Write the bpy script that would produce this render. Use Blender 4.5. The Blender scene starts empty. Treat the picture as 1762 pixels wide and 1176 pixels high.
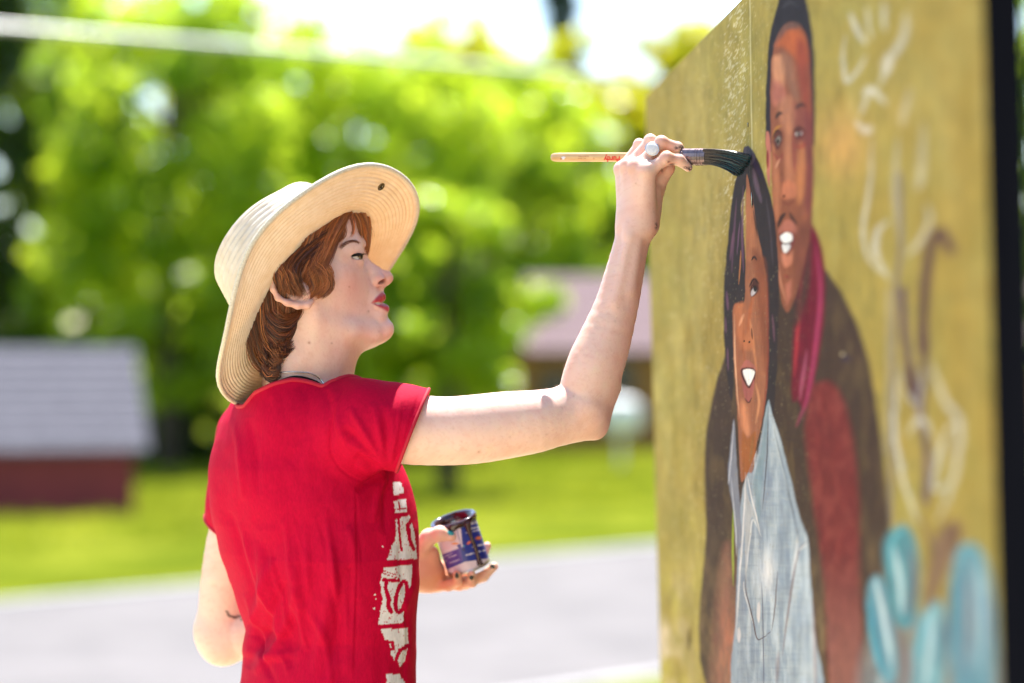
import bpy, bmesh, math, random, os
import numpy as np
from mathutils import Vector, Matrix

# ------------------------------------------------------------------ camera
SC = bpy.context.scene
COL = SC.collection
F_PX = 4160.0          # focal length in photograph pixels (85 mm on a 36 mm frame)
CAM_Z = 1.4            # lens height above the ground the painter stands on
cam_data = bpy.data.cameras.new('camera')
cam = bpy.data.objects.new('camera', cam_data)
COL.objects.link(cam)
cam.location = (0, 0, CAM_Z)
cam.rotation_euler = (math.radians(90), 0, 0)
cam_data.lens = F_PX / 1762 * 36
cam_data.sensor_width = 36
cam_data.clip_end = 3000
cam_data.dof.use_dof = True
cam_data.dof.focus_distance = 2.985
cam_data.dof.aperture_fstop = 2.2
SC.camera = cam

# ------------------------------------------------------------------ sky, sun, exposure
SUN_EL, SUN_AZ = 66.0, 6.0       # azimuth measured from +Y (behind the scene) towards +X
world = bpy.data.worlds.new('World')
SC.world = world
world.use_nodes = True
wn = world.node_tree
wn.nodes.clear()
sky = wn.nodes.new('ShaderNodeTexSky')
sky.sky_type = 'NISHITA'
sky.sun_disc = False
sky.sun_elevation = math.radians(SUN_EL)
sky.sun_rotation = math.radians(SUN_AZ)
sky.air_density = 1.0
sky.dust_density = 0.4
sky.ozone_density = 1.0
bg = wn.nodes.new('ShaderNodeBackground')
bg.inputs['Strength'].default_value = 0.115
wo = wn.nodes.new('ShaderNodeOutputWorld')
wn.links.new(sky.outputs[0], bg.inputs[0])
wn.links.new(bg.outputs[0], wo.inputs[0])
sun_data = bpy.data.lights.new('sun', 'SUN')
sun_data.energy = 5.0
sun_data.angle = math.radians(0.53)
sun_data.color = (1.0, 0.95, 0.88)
sun = bpy.data.objects.new('sun', sun_data)
COL.objects.link(sun)
el, az = math.radians(SUN_EL), math.radians(SUN_AZ)
sun_dir = Vector((math.sin(az) * math.cos(el), math.cos(az) * math.cos(el), math.sin(el)))
sun.rotation_euler = (-sun_dir).to_track_quat('-Z', 'Y').to_euler()
sun.location = (2, 8, 12)
SC.view_settings.view_transform = 'Standard'
SC.view_settings.look = 'None'
SC.view_settings.gamma = 1.0
SC.view_settings.exposure = 1.64
SC.view_settings.use_curve_mapping = False
SC.cycles.use_denoising = True
SC.cycles.max_bounces = 10
SC.cycles.diffuse_bounces = 6
SC.cycles.transmission_bounces = 10
SC.cycles.transparent_max_bounces = 8
SC.cycles.sample_clamp_indirect = 8.0

rng = np.random.default_rng(7)
random.seed(7)

# ------------------------------------------------------------------ helpers
def W(px, py, Y):
    """world point at distance Y that the photograph shows at pixel (px, py)"""
    return np.array([(px - 881) / F_PX * Y, Y, CAM_Z + (588 - py) / F_PX * Y])

def proj(P):
    P = np.asarray(P)
    return 881 + F_PX * P[..., 0] / P[..., 1], 588 - F_PX * (P[..., 2] - CAM_Z) / P[..., 1]

def tag(o, label=None, cat=None, group=None, kind=None):
    if label: o['label'] = label
    if cat: o['category'] = cat
    if group: o['group'] = group
    if kind: o['kind'] = kind
    return o

def empty(name, loc=(0, 0, 0), label=None, cat=None, group=None):
    o = bpy.data.objects.new(name, None)
    o.empty_display_size = 0.1
    COL.objects.link(o)
    o.location = loc
    return tag(o, label, cat, group)

def link(name, me, mat=None, parent=None, smooth=True):
    o = bpy.data.objects.new(name, me)
    COL.objects.link(o)
    if mat: me.materials.append(mat)
    if smooth:
        me.polygons.foreach_set('use_smooth', np.ones(len(me.polygons), dtype=bool))
    if parent:
        o.parent = parent
        o.matrix_parent_inverse = Matrix.Translation(-Vector(parent.location))
    return o

def mesh(name, V, Fc, mat=None, parent=None, smooth=True, col=None):
    """V (n,3) array, Fc (m,3|4) int array or list of faces"""
    me = bpy.data.meshes.new(name)
    V = np.asarray(V, dtype=np.float32)
    if isinstance(Fc, np.ndarray):
        k = Fc.shape[1]
        me.vertices.add(len(V)); me.vertices.foreach_set('co', V.ravel())
        me.loops.add(Fc.size); me.loops.foreach_set('vertex_index', Fc.ravel().astype(np.int32))
        me.polygons.add(len(Fc))
        me.polygons.foreach_set('loop_start', np.arange(0, Fc.size, k, dtype=np.int32))
        me.update(calc_edges=True)
    else:
        me.from_pydata([tuple(v) for v in V], [], Fc)
        me.update()
    if col is not None:
        a = me.color_attributes.new('Col', 'FLOAT_COLOR', 'POINT')
        c = np.ones((len(V), 4), dtype=np.float32); c[:, :3] = col
        a.data.foreach_set('color', c.ravel())
    return link(name, me, mat, parent, smooth)

class MB:
    """collects shapes into one mesh"""
    def __init__(self): self.v, self.f = [], []
    def add(self, V, Fc):
        b = len(self.v)
        self.v += [tuple(map(float, p)) for p in V]
        self.f += [tuple(int(i) + b for i in q) for q in Fc]
        return self
    def box(self, c, s, R=None):
        c, s = np.array(c, float), np.array(s, float) / 2
        pts = np.array([[x, y, z] for x in (-1, 1) for y in (-1, 1) for z in (-1, 1)]) * s
        if R is not None: pts = pts @ np.array(R).T
        return self.add(pts + c, [(0, 1, 3, 2), (4, 6, 7, 5), (0, 4, 5, 1), (2, 3, 7, 6), (0, 2, 6, 4), (1, 5, 7, 3)])
    def tube(self, pts, rad, n=10, caps=True):
        pts = np.array(pts, float); rad = np.broadcast_to(np.array(rad, float), (len(pts),))
        V, Fc = tube_geo(pts, rad, n)
        self.add(V, Fc)
        b = len(self.v) - len(V)
        if caps:
            self.f.append(tuple(b + i for i in range(n))[::-1])
            self.f.append(tuple(b + (len(pts) - 1) * n + i for i in range(n)))
        return self
    def build(self, name, mat=None, parent=None, smooth=False, bevel=0):
        me = bpy.data.meshes.new(name); me.from_pydata(self.v, [], self.f); me.update()
        o = link(name, me, mat, parent, smooth)
        if bevel:
            m = o.modifiers.new('bevel', 'BEVEL'); m.width = bevel; m.segments = 2; m.limit_method = 'ANGLE'
        return o

def tube_geo(pts, rad, n):
    T = np.gradient(pts, axis=0); T /= np.linalg.norm(T, axis=1)[:, None] + 1e-12
    up = np.array([0.0, 0.0, 1.0]) if abs(T[0][2]) < 0.9 else np.array([1.0, 0, 0])
    V = []
    N = np.cross(up, T[0]); N /= np.linalg.norm(N)
    for i in range(len(pts)):
        N = N - T[i] * N.dot(T[i]); N /= np.linalg.norm(N) + 1e-12
        B = np.cross(T[i], N)
        for j in range(n):
            a = 2 * math.pi * j / n
            V.append(pts[i] + rad[i] * (math.cos(a) * N + math.sin(a) * B))
    Fc = []
    for i in range(len(pts) - 1):
        for j in range(n):
            k = (j + 1) % n
            Fc.append((i * n + j, i * n + k, (i + 1) * n + k, (i + 1) * n + j))
    return np.array(V), Fc

def spline(pts, n):
    """Catmull-Rom through pts, n samples (any dimension)"""
    P = np.array(pts, float); m = len(P)
    Q = np.vstack([2 * P[0] - P[1], P, 2 * P[-1] - P[-2]])
    t = np.linspace(0, m - 1 - 1e-9, n); i = t.astype(int); u = (t - i)[:, None]
    a, b, c, d = Q[i], Q[i + 1], Q[i + 2], Q[i + 3]
    return 0.5 * ((2 * b) + (-a + c) * u + (2 * a - 5 * b + 4 * c - d) * u ** 2 + (-a + 3 * b - 3 * c + d) * u ** 3)

# ------------------------------------------------------------------ materials
def srgb(r, g, b):
    f = lambda c: (c / 12.92 if c <= 0.04045 else ((c + 0.055) / 1.055) ** 2.4)
    return (f(r / 255), f(g / 255), f(b / 255))

class M:
    """small node-material builder"""
    def __init__(self, name, base=(0.5, 0.5, 0.5), rough=0.6, **kw):
        self.m = bpy.data.materials.new(name); self.m.use_nodes = True
        self.t = self.m.node_tree; self.n = self.t.nodes
        self.b = self.n['Principled BSDF']; self.out = self.n['Material Output']
        self.set('Base Color', (*base, 1)); self.set('Roughness', rough)
        for k, v in kw.items(): self.set(k.replace('_', ' '), v)
    def set(self, k, v): self.b.inputs[k].default_value = v
    def node(self, t, **kw):
        nd = self.n.new(t)
        for k, v in kw.items(): setattr(nd, k, v)
        return nd
    def L(self, a, b): self.t.links.new(a, b)
    def coord(self, kind='Object', scale=(1, 1, 1)):
        tc = self.node('ShaderNodeTexCoord'); mp = self.node('ShaderNodeMapping')
        mp.inputs['Scale'].default_value = scale
        self.L(tc.outputs[kind], mp.inputs[0]); return mp.outputs[0]
    def noise(self, scale, detail=4, rough=0.55, vec=None, vscale=(1, 1, 1)):
        nz = self.node('ShaderNodeTexNoise'); nz.inputs['Scale'].default_value = scale
        nz.inputs['Detail'].default_value = detail; nz.inputs['Roughness'].default_value = rough
        self.L(vec or self.coord(scale=vscale), nz.inputs['Vector']); return nz.outputs[0]
    def ramp(self, fac, stops):
        r = self.node('ShaderNodeValToRGB'); e = r.color_ramp.elements
        while len(e) < len(stops): e.new(0.5)
        for i, (p, c) in enumerate(stops):
            e[i].position = p; e[i].color = (*c, 1) if len(c) == 3 else c
        self.L(fac, r.inputs[0]); return r.outputs[0]
    def mix(self, a, b, fac, mode='MIX'):
        mx = self.node('ShaderNodeMix', data_type='RGBA', blend_type=mode)
        for s, v in ((mx.inputs[0], fac), (mx.inputs[6], a), (mx.inputs[7], b)):
            if isinstance(v, (int, float)): s.default_value = v
            elif isinstance(v, tuple): s.default_value = (*v, 1)
            else: self.L(v, s)
        return mx.outputs[2]
    def attr(self, name='Col'):
        a = self.node('ShaderNodeAttribute', attribute_name=name); return a.outputs['Color']
    def color(self, sock): self.L(sock, self.b.inputs['Base Color']); return self
    def bump(self, h, strength=0.3, dist=0.002):
        bp = self.node('ShaderNodeBump'); bp.inputs['Strength'].default_value = strength
        bp.inputs['Distance'].default_value = dist
        self.L(h, bp.inputs['Height'])
        prev = self.b.inputs['Normal'].links
        if prev: self.L(prev[0].from_socket, bp.inputs['Normal'])
        self.L(bp.outputs[0], self.b.inputs['Normal']); return self
    def translucent(self, col, fac):
        """mix in light that comes through a thin sheet"""
        tr = self.node('ShaderNodeBsdfTranslucent'); mx = self.node('ShaderNodeMixShader')
        if isinstance(col, tuple): tr.inputs[0].default_value = (*col, 1)
        else: self.L(col, tr.inputs[0])
        mx.inputs[0].default_value = fac
        self.L(self.b.outputs[0], mx.inputs[1]); self.L(tr.outputs[0], mx.inputs[2])
        self.L(mx.outputs[0], self.out.inputs[0]); return self
# ================================================================== ground, road, lawn
FAR_Z = -1.2      # the street lies lower than the spot where the painter works
def ground_z(Y):
    t = np.clip((np.asarray(Y, float) - 5.0) / 9.0, 0, 1)
    return FAR_Z * t * t * (3 - 2 * t)
def Gp(px, py):
    """point of the far ground seen at a pixel"""
    Y = (CAM_Z - FAR_Z) * F_PX / (py - 588); p = W(px, py, Y); p[2] = FAR_Z; return p

m = M('lawn_ground', (0.09, 0.14, 0.02), 0.95, Specular_IOR_Level=0.0)
c = m.ramp(m.noise(0.55, 6), [(0.3, (0.05, 0.08, 0.006)), (0.55, (0.12, 0.145, 0.012)), (0.75, (0.23, 0.24, 0.03))])
c = m.mix(c, m.ramp(m.noise(9, 3), [(0.35, (0.6, 0.6, 0.6)), (0.7, (1.2, 1.2, 1.1))]), 0.8, 'MULTIPLY')
m.color(c)
MAT_LAWN = m.m
ys = np.concatenate([np.linspace(-40, 4, 12), np.linspace(5, 15, 41), np.linspace(18, 120, 30), np.geomspace(140, 2500, 12)])
xs = np.concatenate([-np.geomspace(2500, 12, 10), np.linspace(-10, 10, 21), np.geomspace(12, 2500, 10)])
GX, GY = np.meshgrid(xs, ys)
V = np.stack([GX, GY, ground_z(GY)], -1).reshape(-1, 3)
nx, ny = len(xs), len(ys)
idx = np.arange(nx * ny).reshape(ny, nx)
Fq = np.stack([idx[:-1, :-1], idx[:-1, 1:], idx[1:, 1:], idx[1:, :-1]], -1).reshape(-1, 4)
tag(mesh('ground', V, Fq, MAT_LAWN), kind='structure')

# street: a pale concrete band running away to the right, between two kerb lines
ra, rb = Gp(0, 1040), Gp(1135, 940)
rd = (rb - ra); rd[2] = 0; rd /= np.linalg.norm(rd)
rn = np.array([rd[1], -rd[0], 0])             # towards the camera / right
road_w = abs(np.dot(Gp(1108, 1163) - ra, rn))
m = M('road_concrete', (0.36, 0.345, 0.34), 0.85)
c = m.ramp(m.noise(1.2, 7, 0.6), [(0.3, (0.092, 0.084, 0.083)), (0.7, (0.146, 0.133, 0.131))])
c = m.mix(c, m.ramp(m.noise(60, 3), [(0.3, (0.8, 0.8, 0.8)), (0.7, (1.1, 1.1, 1.1))]), 0.7, 'MULTIPLY')
m.color(c)
m.bump(m.noise(90, 4), 0.4, 0.004)
MAT_ROAD = m.m
def strip(name, o0, o1, zt, mat, n=60, t0=-30, t1=90):
    tt = np.linspace(t0, t1, n); P = []
    for t in tt:
        for o in (o0, o1):
            p = ra + rd * t + rn * o; P.append((p[0], p[1], float(ground_z(p[1])) + zt))
    i = np.arange(n - 1) * 2
    return mesh(name, P, np.stack([i, i + 1, i + 3, i + 2], -1), mat, smooth=False)
tag(strip('road', 0, road_w, 0.006, MAT_ROAD), kind='structure')
m = M('kerb_concrete', (0.42, 0.4, 0.39), 0.85)
m.color(m.ramp(m.noise(8, 5), [(0.3, (0.3, 0.29, 0.28)), (0.7, (0.45, 0.43, 0.42))]))
kb = MB()
for o in (-0.08, road_w + 0.08):
    for t in np.arange(-14, 40, 2.0):
        p = ra + rd * (t + 1) + rn * o
        ang = math.atan2(rd[1], rd[0]); R = [[math.cos(ang), -math.sin(ang), 0], [math.sin(ang), math.cos(ang), 0], [0, 0, 1]]
        kb.box((p[0], p[1], float(ground_z(p[1])) + 0.0), (1.985, 0.15, 0.06), R)
tag(kb.build('kerb', m.m, bevel=0.015), kind='structure')

# gravel pad the painter stands on
m = M('gravel', (0.4, 0.34, 0.26), 0.9)
c = m.ramp(m.noise(45, 5, 0.7), [(0.25, (0.36, 0.285, 0.17)), (0.5, (0.62, 0.50, 0.31)), (0.8, (0.74, 0.62, 0.43))])
m.color(c); m.bump(m.noise(60, 4), 0.8, 0.01)
xs2 = np.linspace(-7, 6, 14); ys2 = np.linspace(-6, 8.5, 30)
GX, GY = np.meshgrid(xs2, ys2)
V = np.stack([GX, GY, ground_z(GY) + 0.005], -1).reshape(-1, 3)
idx = np.arange(V.shape[0]).reshape(30, 14)
tag(mesh('gravel_pad', V, np.stack([idx[:-1, :-1], idx[:-1, 1:], idx[1:, 1:], idx[1:, :-1]], -1).reshape(-1, 4), m.m), kind='structure')

# grass blades on the lawn beyond the street
m = M('grass_blade', (0.12, 0.2, 0.02), 0.6, Specular_IOR_Level=0.12)
oi = m.node('ShaderNodeTexWhiteNoise', noise_dimensions='3D')
c = m.ramp(m.noise(0.5, 4), [(0.3, (0.06, 0.095, 0.006)), (0.5, (0.18, 0.215, 0.014)), (0.7, (0.36, 0.37, 0.04))])
m.color(c)
m.translucent(m.mix(c, (1.35, 1.35, 0.7), 1.0, 'MULTIPLY'), 0.5)
MAT_GRASS = m.m
n = 70000
t = rng.uniform(-14, 38, n); o = -rng.uniform(0.2, 1, n) ** 1.2 * 32
bx = ra[0] + rd[0] * t + rn[0] * o; by = ra[1] + rd[1] * t + rn[1] * o
keep = (np.abs(bx) < by * 0.24 + 1); bx, by = bx[keep], by[keep]; n = len(bx)
hgt = rng.uniform(0.06, 0.17, n); wd = rng.uniform(0.008, 0.018, n); an = rng.uniform(0, 6.28, n); ln = rng.normal(0, 0.05, (n, 2))
P = np.zeros((n, 3, 3)); P[:, 0] = np.stack([bx - np.cos(an) * wd, by - np.sin(an) * wd, np.full(n, FAR_Z)], -1)
P[:, 1] = np.stack([bx + np.cos(an) * wd, by + np.sin(an) * wd, np.full(n, FAR_Z)], -1)
P[:, 2] = np.stack([bx + ln[:, 0], by + ln[:, 1], FAR_Z + hgt], -1)
g = mesh('lawn_grass', P.reshape(-1, 3), np.arange(n * 3).reshape(-1, 3), MAT_GRASS, smooth=False)
tag(g, 'sunlit yellow green lawn grass beyond the pale street', 'grass', kind='stuff')

# ================================================================== far buildings
m = M('red_siding', (0.18, 0.012, 0.012), 0.6)
m.color(m.ramp(m.noise(3, 5), [(0.3, (0.17, 0.010, 0.014)), (0.7, (0.24, 0.018, 0.022))]))
MAT_REDW = m.m
m = M('grey_shingle', (0.25, 0.24, 0.28), 0.9, Specular_IOR_Level=0.05)
m.color(m.ramp(m.noise(6, 5), [(0.3, (0.095, 0.092, 0.108)), (0.7, (0.145, 0.14, 0.162))]))
MAT_GREYR = m.m
a, b = Gp(-330, 893), Gp(232, 883)
d = b - a; Lw = np.linalg.norm(d); d /= Lw; nrm = np.array([-d[1], d[0], 0])   # away from camera
ez, rz, dep = FAR_Z + 1.0, 1.30, 1.9
shed = empty('red_shed', (a + b) / 2, 'low dark red shed with a wide grey roof at the left edge', 'shed')
mb = MB()
npl = 14
for i in range(npl):   # boarded front wall, plank by plank
    p0 = a + d * (Lw * (i + 0.5) / npl)
    R = np.stack([d, nrm, [0, 0, 1]], 1)
    pl = MB().box(p0 + nrm * (0.03 if i % 2 else 0.035) + np.array([0, 0, 0.48]), (Lw / npl - 0.02, 0.05, 0.96), R)
    pl.build('plank', MAT_REDW, shed)
mb.box((a + b) / 2 + nrm * (dep + 0.1) + np.array([0, 0, 0.48]), (Lw - 0.02, 2 * dep, 0.94), R)
mb.build('wall', MAT_REDW, shed)
e0 = b + nrm * 0.06; e1 = b + nrm * (2 * dep + 0.1); top = b + nrm * dep
for off in (-0.03, -Lw + 0.03):
    q = [e0 + d * off, e1 + d * off, top + d * off]
    q[0] = [q[0][0], q[0][1], ez - 0.02]; q[1] = [q[1][0], q[1][1], ez - 0.02]; q[2] = [q[2][0], q[2][1], rz - 0.05]
    MB().add(q, [(0, 1, 2)]).build('gable', MAT_REDW, shed)
nrow = 9
for sgn in (0, 1):
    for k in range(nrow):   # shingle courses, each lapped over the one below
        f0, f1 = k / nrow, (k + 1.08) / nrow
        def rp(f, t, lift):
            o = (-0.25 + f * (dep + 0.25)) if sgn == 0 else (2 * dep + 0.25 - f * (dep + 0.25))
            p = a + d * t + nrm * o; return (p[0], p[1], ez - 0.05 + (rz - ez + 0.05) * f + lift)
        t0, t1 = -0.2, Lw + 0.2
        q = [rp(f0, t0, 0.05), rp(f0, t1, 0.05), rp(f1, t1, 0.015), rp(f1, t0, 0.015),
             rp(f0, t0, -0.01), rp(f0, t1, -0.01), rp(f1, t1, -0.015), rp(f1, t0, -0.015)]
        MB().add(q, [(0, 1, 2, 3), (4, 7, 6, 5), (0, 4, 5, 1), (1, 5, 6, 2), (2, 6, 7, 3), (3, 7, 4, 0)]).build('shingle_course', MAT_GREYR, shed)

# house behind the board
m = M('house_brick', (0.25, 0.12, 0.04), 0.8)
m.color(m.ramp(m.noise(4, 5), [(0.3, (0.28, 0.12, 0.03)), (0.7, (0.42, 0.20, 0.05))]))
MAT_BRICK = m.m
m = M('pink_roof', (0.3, 0.22, 0.23), 0.9, Specular_IOR_Level=0.05)
m.color(m.ramp(m.noise(5, 5), [(0.3, (0.155, 0.112, 0.118)), (0.7, (0.20, 0.145, 0.152))]))
MAT_PINKR = m.m
MAT_DARKGLASS = M('dark_window_glass', (0.02, 0.022, 0.03), 0.12).m
MAT_WHITE = M('white_paint', (0.78, 0.77, 0.75), 0.45).m
hY = 58.0
x0, x1 = W(890, 0, hY)[0], 14.0
hb = FAR_Z; he = W(0, 603, hY)[2]; hr = W(0, 470, hY)[2]
house = empty('brick_house', ((x0 + x1) / 2, hY, hb), 'orange brown house with pale pink roof behind the painting arm', 'house')
MB().box(((x0 + x1) / 2, hY + 4, (hb + he) / 2), (x1 - x0, 8, he - hb)).build('wall', MAT_BRICK, house)
for k in range(8):
    f0, f1 = k / 8, (k + 1.06) / 8
    q = []
    for f, l in ((f0, 0.06), (f1, 0.02), (f1, -0.02), (f0, -0.02)):
        for xx in (x0 + 0.2, x1 + 0.5):
            q.append((xx, hY - 0.6 + f * 4.6, he - 0.05 + (hr - he + 0.05) * f + l))
    MB().add(q, [(0, 1, 3, 2), (2, 3, 5, 4), (4, 5, 7, 6), (6, 7, 1, 0), (0, 2, 4, 6), (1, 7, 5, 3)]).build('roof_course', MAT_PINKR, house)
MB().add([(x0 + 0.2, hY + 4, hr), (x1 + 0.5, hY + 4, hr), (x1 + 0.5, hY + 8.6, he), (x0 + 0.2, hY + 8.6, he)], [(0, 1, 2, 3)]).build('roof_back', MAT_PINKR, house)
for (pa, pb, ya, yb) in ((925, 985, 640, 742), (1015, 1090, 625, 735), (1150, 1230, 640, 740), (1330, 1420, 640, 740)):
    xa, xb = W(pa, 0, hY)[0], W(pb, 0, hY)[0]; za, zb = W(0, yb, hY)[2], W(0, ya, hY)[2]
    fr = MB().box(((xa + xb) / 2, hY - 0.02, (za + zb) / 2), (xb - xa + 0.12, 0.1, zb - za + 0.12)).build('window', MAT_BRICK if pa == 925 else MAT_DARKGLASS, house)
    MB().box(((xa + xb) / 2, hY - 0.075, (za + zb) / 2), (xb - xa, 0.03, zb - za)).build('pane', MAT_DARKGLASS, fr)
# pale utility box in front of the house
p = W(1068, 716, 50.0)
ub = empty('utility_box', (p[0], p[1], FAR_Z), 'small white rounded box on a post before the brown house', 'utility box')
MB().box((p[0], p[1], p[2]), (0.85, 0.8, 0.72)).build('cabinet', MAT_WHITE, ub, bevel=0.24)
MB().tube([(p[0], p[1], FAR_Z), (p[0], p[1], p[2] - 0.3)], 0.05).build('post', MAT_WHITE, ub)

# ================================================================== trees
def leaf_mat(name, c0, c1, c2, tr, trc):
    m = M(name, c1, 0.22)
    nz = m.noise(0.7, 5)
    m.color(m.ramp(nz, [(0.3, c0), (0.5, c1), (0.72, c2)])); m.set('Specular IOR Level', 0.7)
    m.translucent(m.mix(m.ramp(nz, [(0.3, (.65, .8, .8)), (0.7, (1.15, 1.05, 1))]), trc, 1.0, 'MULTIPLY'), tr)
    return m.m
LEAF = {
 'bright': leaf_mat('leaf_bright', (0.055, 0.12, 0.008), (0.085, 0.16, 0.010), (0.14, 0.20, 0.012), 0.72, (0.68, 0.82, 0.05)),
 'yellow': leaf_mat('leaf_yellow', (0.10, 0.14, 0.006), (0.14, 0.17, 0.008), (0.19, 0.20, 0.012), 0.7, (0.78, 0.76, 0.03)),
 'mid':    leaf_mat('leaf_mid', (0.03, 0.07, 0.008), (0.05, 0.105, 0.010), (0.085, 0.14, 0.012), 0.69, (0.58, 0.74, 0.05)),
 'dark':   leaf_mat('leaf_dark', (0.012, 0.030, 0.006), (0.02, 0.045, 0.008), (0.045, 0.08, 0.010), 0.55, (0.30, 0.44, 0.025)),
 'blue':   leaf_mat('leaf_blue', (0.03, 0.05, 0.03), (0.04, 0.07, 0.045), (0.06, 0.09, 0.05), 0.3, (0.10, 0.16, 0.10)),
}
m = M('bark', (0.06, 0.045, 0.03), 0.9)
m.color(m.ramp(m.noise(6, 5, vscale=(1, 1, 0.2)), [(0.3, (0.03, 0.022, 0.015)), (0.7, (0.10, 0.075, 0.05))]))
m.bump(m.noise(12, 5, vscale=(1, 1, 0.2)), 0.6, 0.03)
MAT_BARK = m.m

def crown(c, r, nleaf, size, seed, nclump=70, shape='round'):
    g = np.random.default_rng(seed)
    c, r = np.array(c), np.array(r)
    u = g.normal(size=(nclump, 3)); u /= np.linalg.norm(u, axis=1)[:, None]
    rad = g.uniform(0.35, 1.0, nclump) ** 0.6
    cl = u * rad[:, None]
    if shape == 'cone':
        h = g.uniform(-1, 1, nclump); k = (1 - h) / 2 * 0.9 + 0.08
        an = g.uniform(0, 6.28, nclump); cl = np.stack([np.cos(an) * k, np.sin(an) * k, h], -1)
    cs = g.uniform(0.10, 0.26, nclump) * r.mean() * (90 / nclump) ** .2
    w = cs ** 2; pick = g.choice(nclump, nleaf, p=w / w.sum())
    v = g.normal(size=(nleaf, 3)); v /= np.linalg.norm(v, axis=1)[:, None]
    p = c + cl[pick] * r + v * (cs[pick] * g.uniform(0.3, 1.0, nleaf) ** 0.5)[:, None] * np.array([1, 1, 0.75])
    s = size * g.uniform(0.6, 1.4, nleaf)
    # leaf: a folded diamond, hanging more or less outward
    nrm = v * 0.6 + g.normal(size=(nleaf, 3)) * 0.6 + np.array([0, 0, 0.5]); nrm /= np.linalg.norm(nrm, axis=1)[:, None]
    t = np.cross(nrm, g.normal(size=(nleaf, 3))); t /= np.linalg.norm(t, axis=1)[:, None]
    b = np.cross(nrm, t)
    s = s[:, None]
    P = np.stack([p - t * s * 0.55, p - b * s * 0.3 + nrm * s * 0.08, p + t * s * 0.6, p + b * s * 0.3 + nrm * s * 0.08], 1)
    i = np.arange(nleaf)[:, None] * 4
    Fc = np.concatenate([i + np.array([[0, 1, 2]]), i + np.array([[0, 2, 3]])], 0)
    return P.reshape(-1, 3), Fc

def tree(name, px, pt, pb, hw, Y, kind, label, seed, nleaf=11000, size=0.2, shape='round', nclump=70, group='trees behind the street', depth=None):
    top, bot = W(px, pt, Y), W(px, pb, Y)
    half = hw / F_PX * Y
    c = (top + bot) / 2; rzv = (top[2] - bot[2]) / 2
    base = np.array([c[0], Y, float(ground_z(Y))])
    t = empty(name, base, label, 'tree', group)
    V, Fc = crown(c, (half, depth or half * 0.8, rzv), nleaf, size, seed, nclump, shape)
    V[:, 2] = np.maximum(V[:, 2], base[2] + 0.02)
    mesh('crown', V, Fc, LEAF[kind], t, smooth=False)
    g = np.random.default_rng(seed + 99)
    tr = MB(); r0 = 0.05 * half + 0.08
    tr.tube([base - [0, 0, 0.1], base + [0.05, 0, (c[2] - base[2]) * 0.5], c + [0, 0, 0.0], c + [0.1, 0, rzv * 0.7]], [r0 * 1.3, r0, r0 * 0.7, r0 * 0.2], 10)
    for k in range(7):
        a = g.uniform(0, 6.28); z = g.uniform(-0.6, 0.2)
        s = c + np.array([0, 0, rzv * z]); e = c + np.array([math.cos(a) * half * 0.7, math.sin(a) * half * 0.55, rzv * (z + g.uniform(0.3, 0.7))])
        tr.tube([s, (s + e) / 2 + [0, 0, -0.1], e], [r0 * 0.5, r0 * 0.35, r0 * 0.1], 7)
    tr.build('trunk', MAT_BARK, t, smooth=True)
    return t

tree('broadleaf_tree', 290, -90, 700, 240, 50, 'bright', 'large bright green tree behind the hat at left', 1, 17000, 0.24, nclump=190)
tree('broadleaf_tree', 600, -10, 740, 260, 54, 'bright', 'tall bright green tree directly behind the straw hat', 2, 18000, 0.25, nclump=190)
tree('broadleaf_tree', 770, 290, 760, 170, 42, 'bright', 'lower pale green tree between face and raised arm', 3, 10000, 0.2, nclump=45)
tree('broadleaf_tree', 60, 400, 700, 130, 58, 'mid', 'mid green bush rising just behind the shed ridge', 18, 9000, 0.24)
tree('broadleaf_tree', -25, -120, 570, 90, 48, 'dark', 'dark shaded tree filling the left edge of the picture', 4, 12000, 0.22, nclump=90)
tree('broadleaf_tree', 150, 20, 640, 130, 56, 'mid', 'mid green tree above the red shed roof', 5, 11000, 0.24, nclump=100)
tree('broadleaf_tree', 770, 10, 620, 160, 80, 'yellow', 'yellow green tree top under the bright sky', 6, 13000, 0.34, nclump=130)
tree('broadleaf_tree', 1000, 40, 620, 170, 84, 'yellow', 'yellow green tree above the brush handle', 7, 14000, 0.34, nclump=150)
tree('broadleaf_tree', 1190, 10, 640, 150, 86, 'yellow', 'yellow green tree just behind the board corner', 8, 12000, 0.34, nclump=110)
tree('broadleaf_tree', 1020, 250, 580, 130, 76, 'mid', 'darker green tree behind the raised hand above the house roof', 9, 11000, 0.28)
tree('broadleaf_tree', 330, 470, 850, 110, 52, 'dark', 'dark green bush in shade beside the red shed', 10, 9000, 0.22)
tree('broadleaf_tree', 640, 480, 760, 140, 58, 'mid', 'mid green bush low behind the chin', 11, 10000, 0.22)
tree('conifer_tree', 965, -60, 520, 60, 115, 'blue', 'distant bluish conifer rising into the sky', 12, 5000, 0.4, 'cone')
tree('broadleaf_tree', 430, -30, 560, 170, 88, 'yellow', 'yellow green tree top left of the open sky', 13, 12000, 0.36, nclump=130)
tree('broadleaf_tree', 1790, -60, 640, 150, 40, 'mid', 'green tree at the right edge beyond the dark board edge', 14, 9000, 0.2)
tree('broadleaf_tree', 1500, -40, 700, 200, 86, 'mid', 'green tree hidden mostly behind the painted board', 15, 6000, 0.3)
tree('broadleaf_tree', 90, -160, 320, 120, 70, 'mid', 'thin green tree top at upper left against blue sky', 16, 4500, 0.28, nclump=60)
tree('broadleaf_tree', 880, 90, 700, 200, 72, 'bright', 'bright green tree between the face and the brush', 17, 14000, 0.3, nclump=150)

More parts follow.
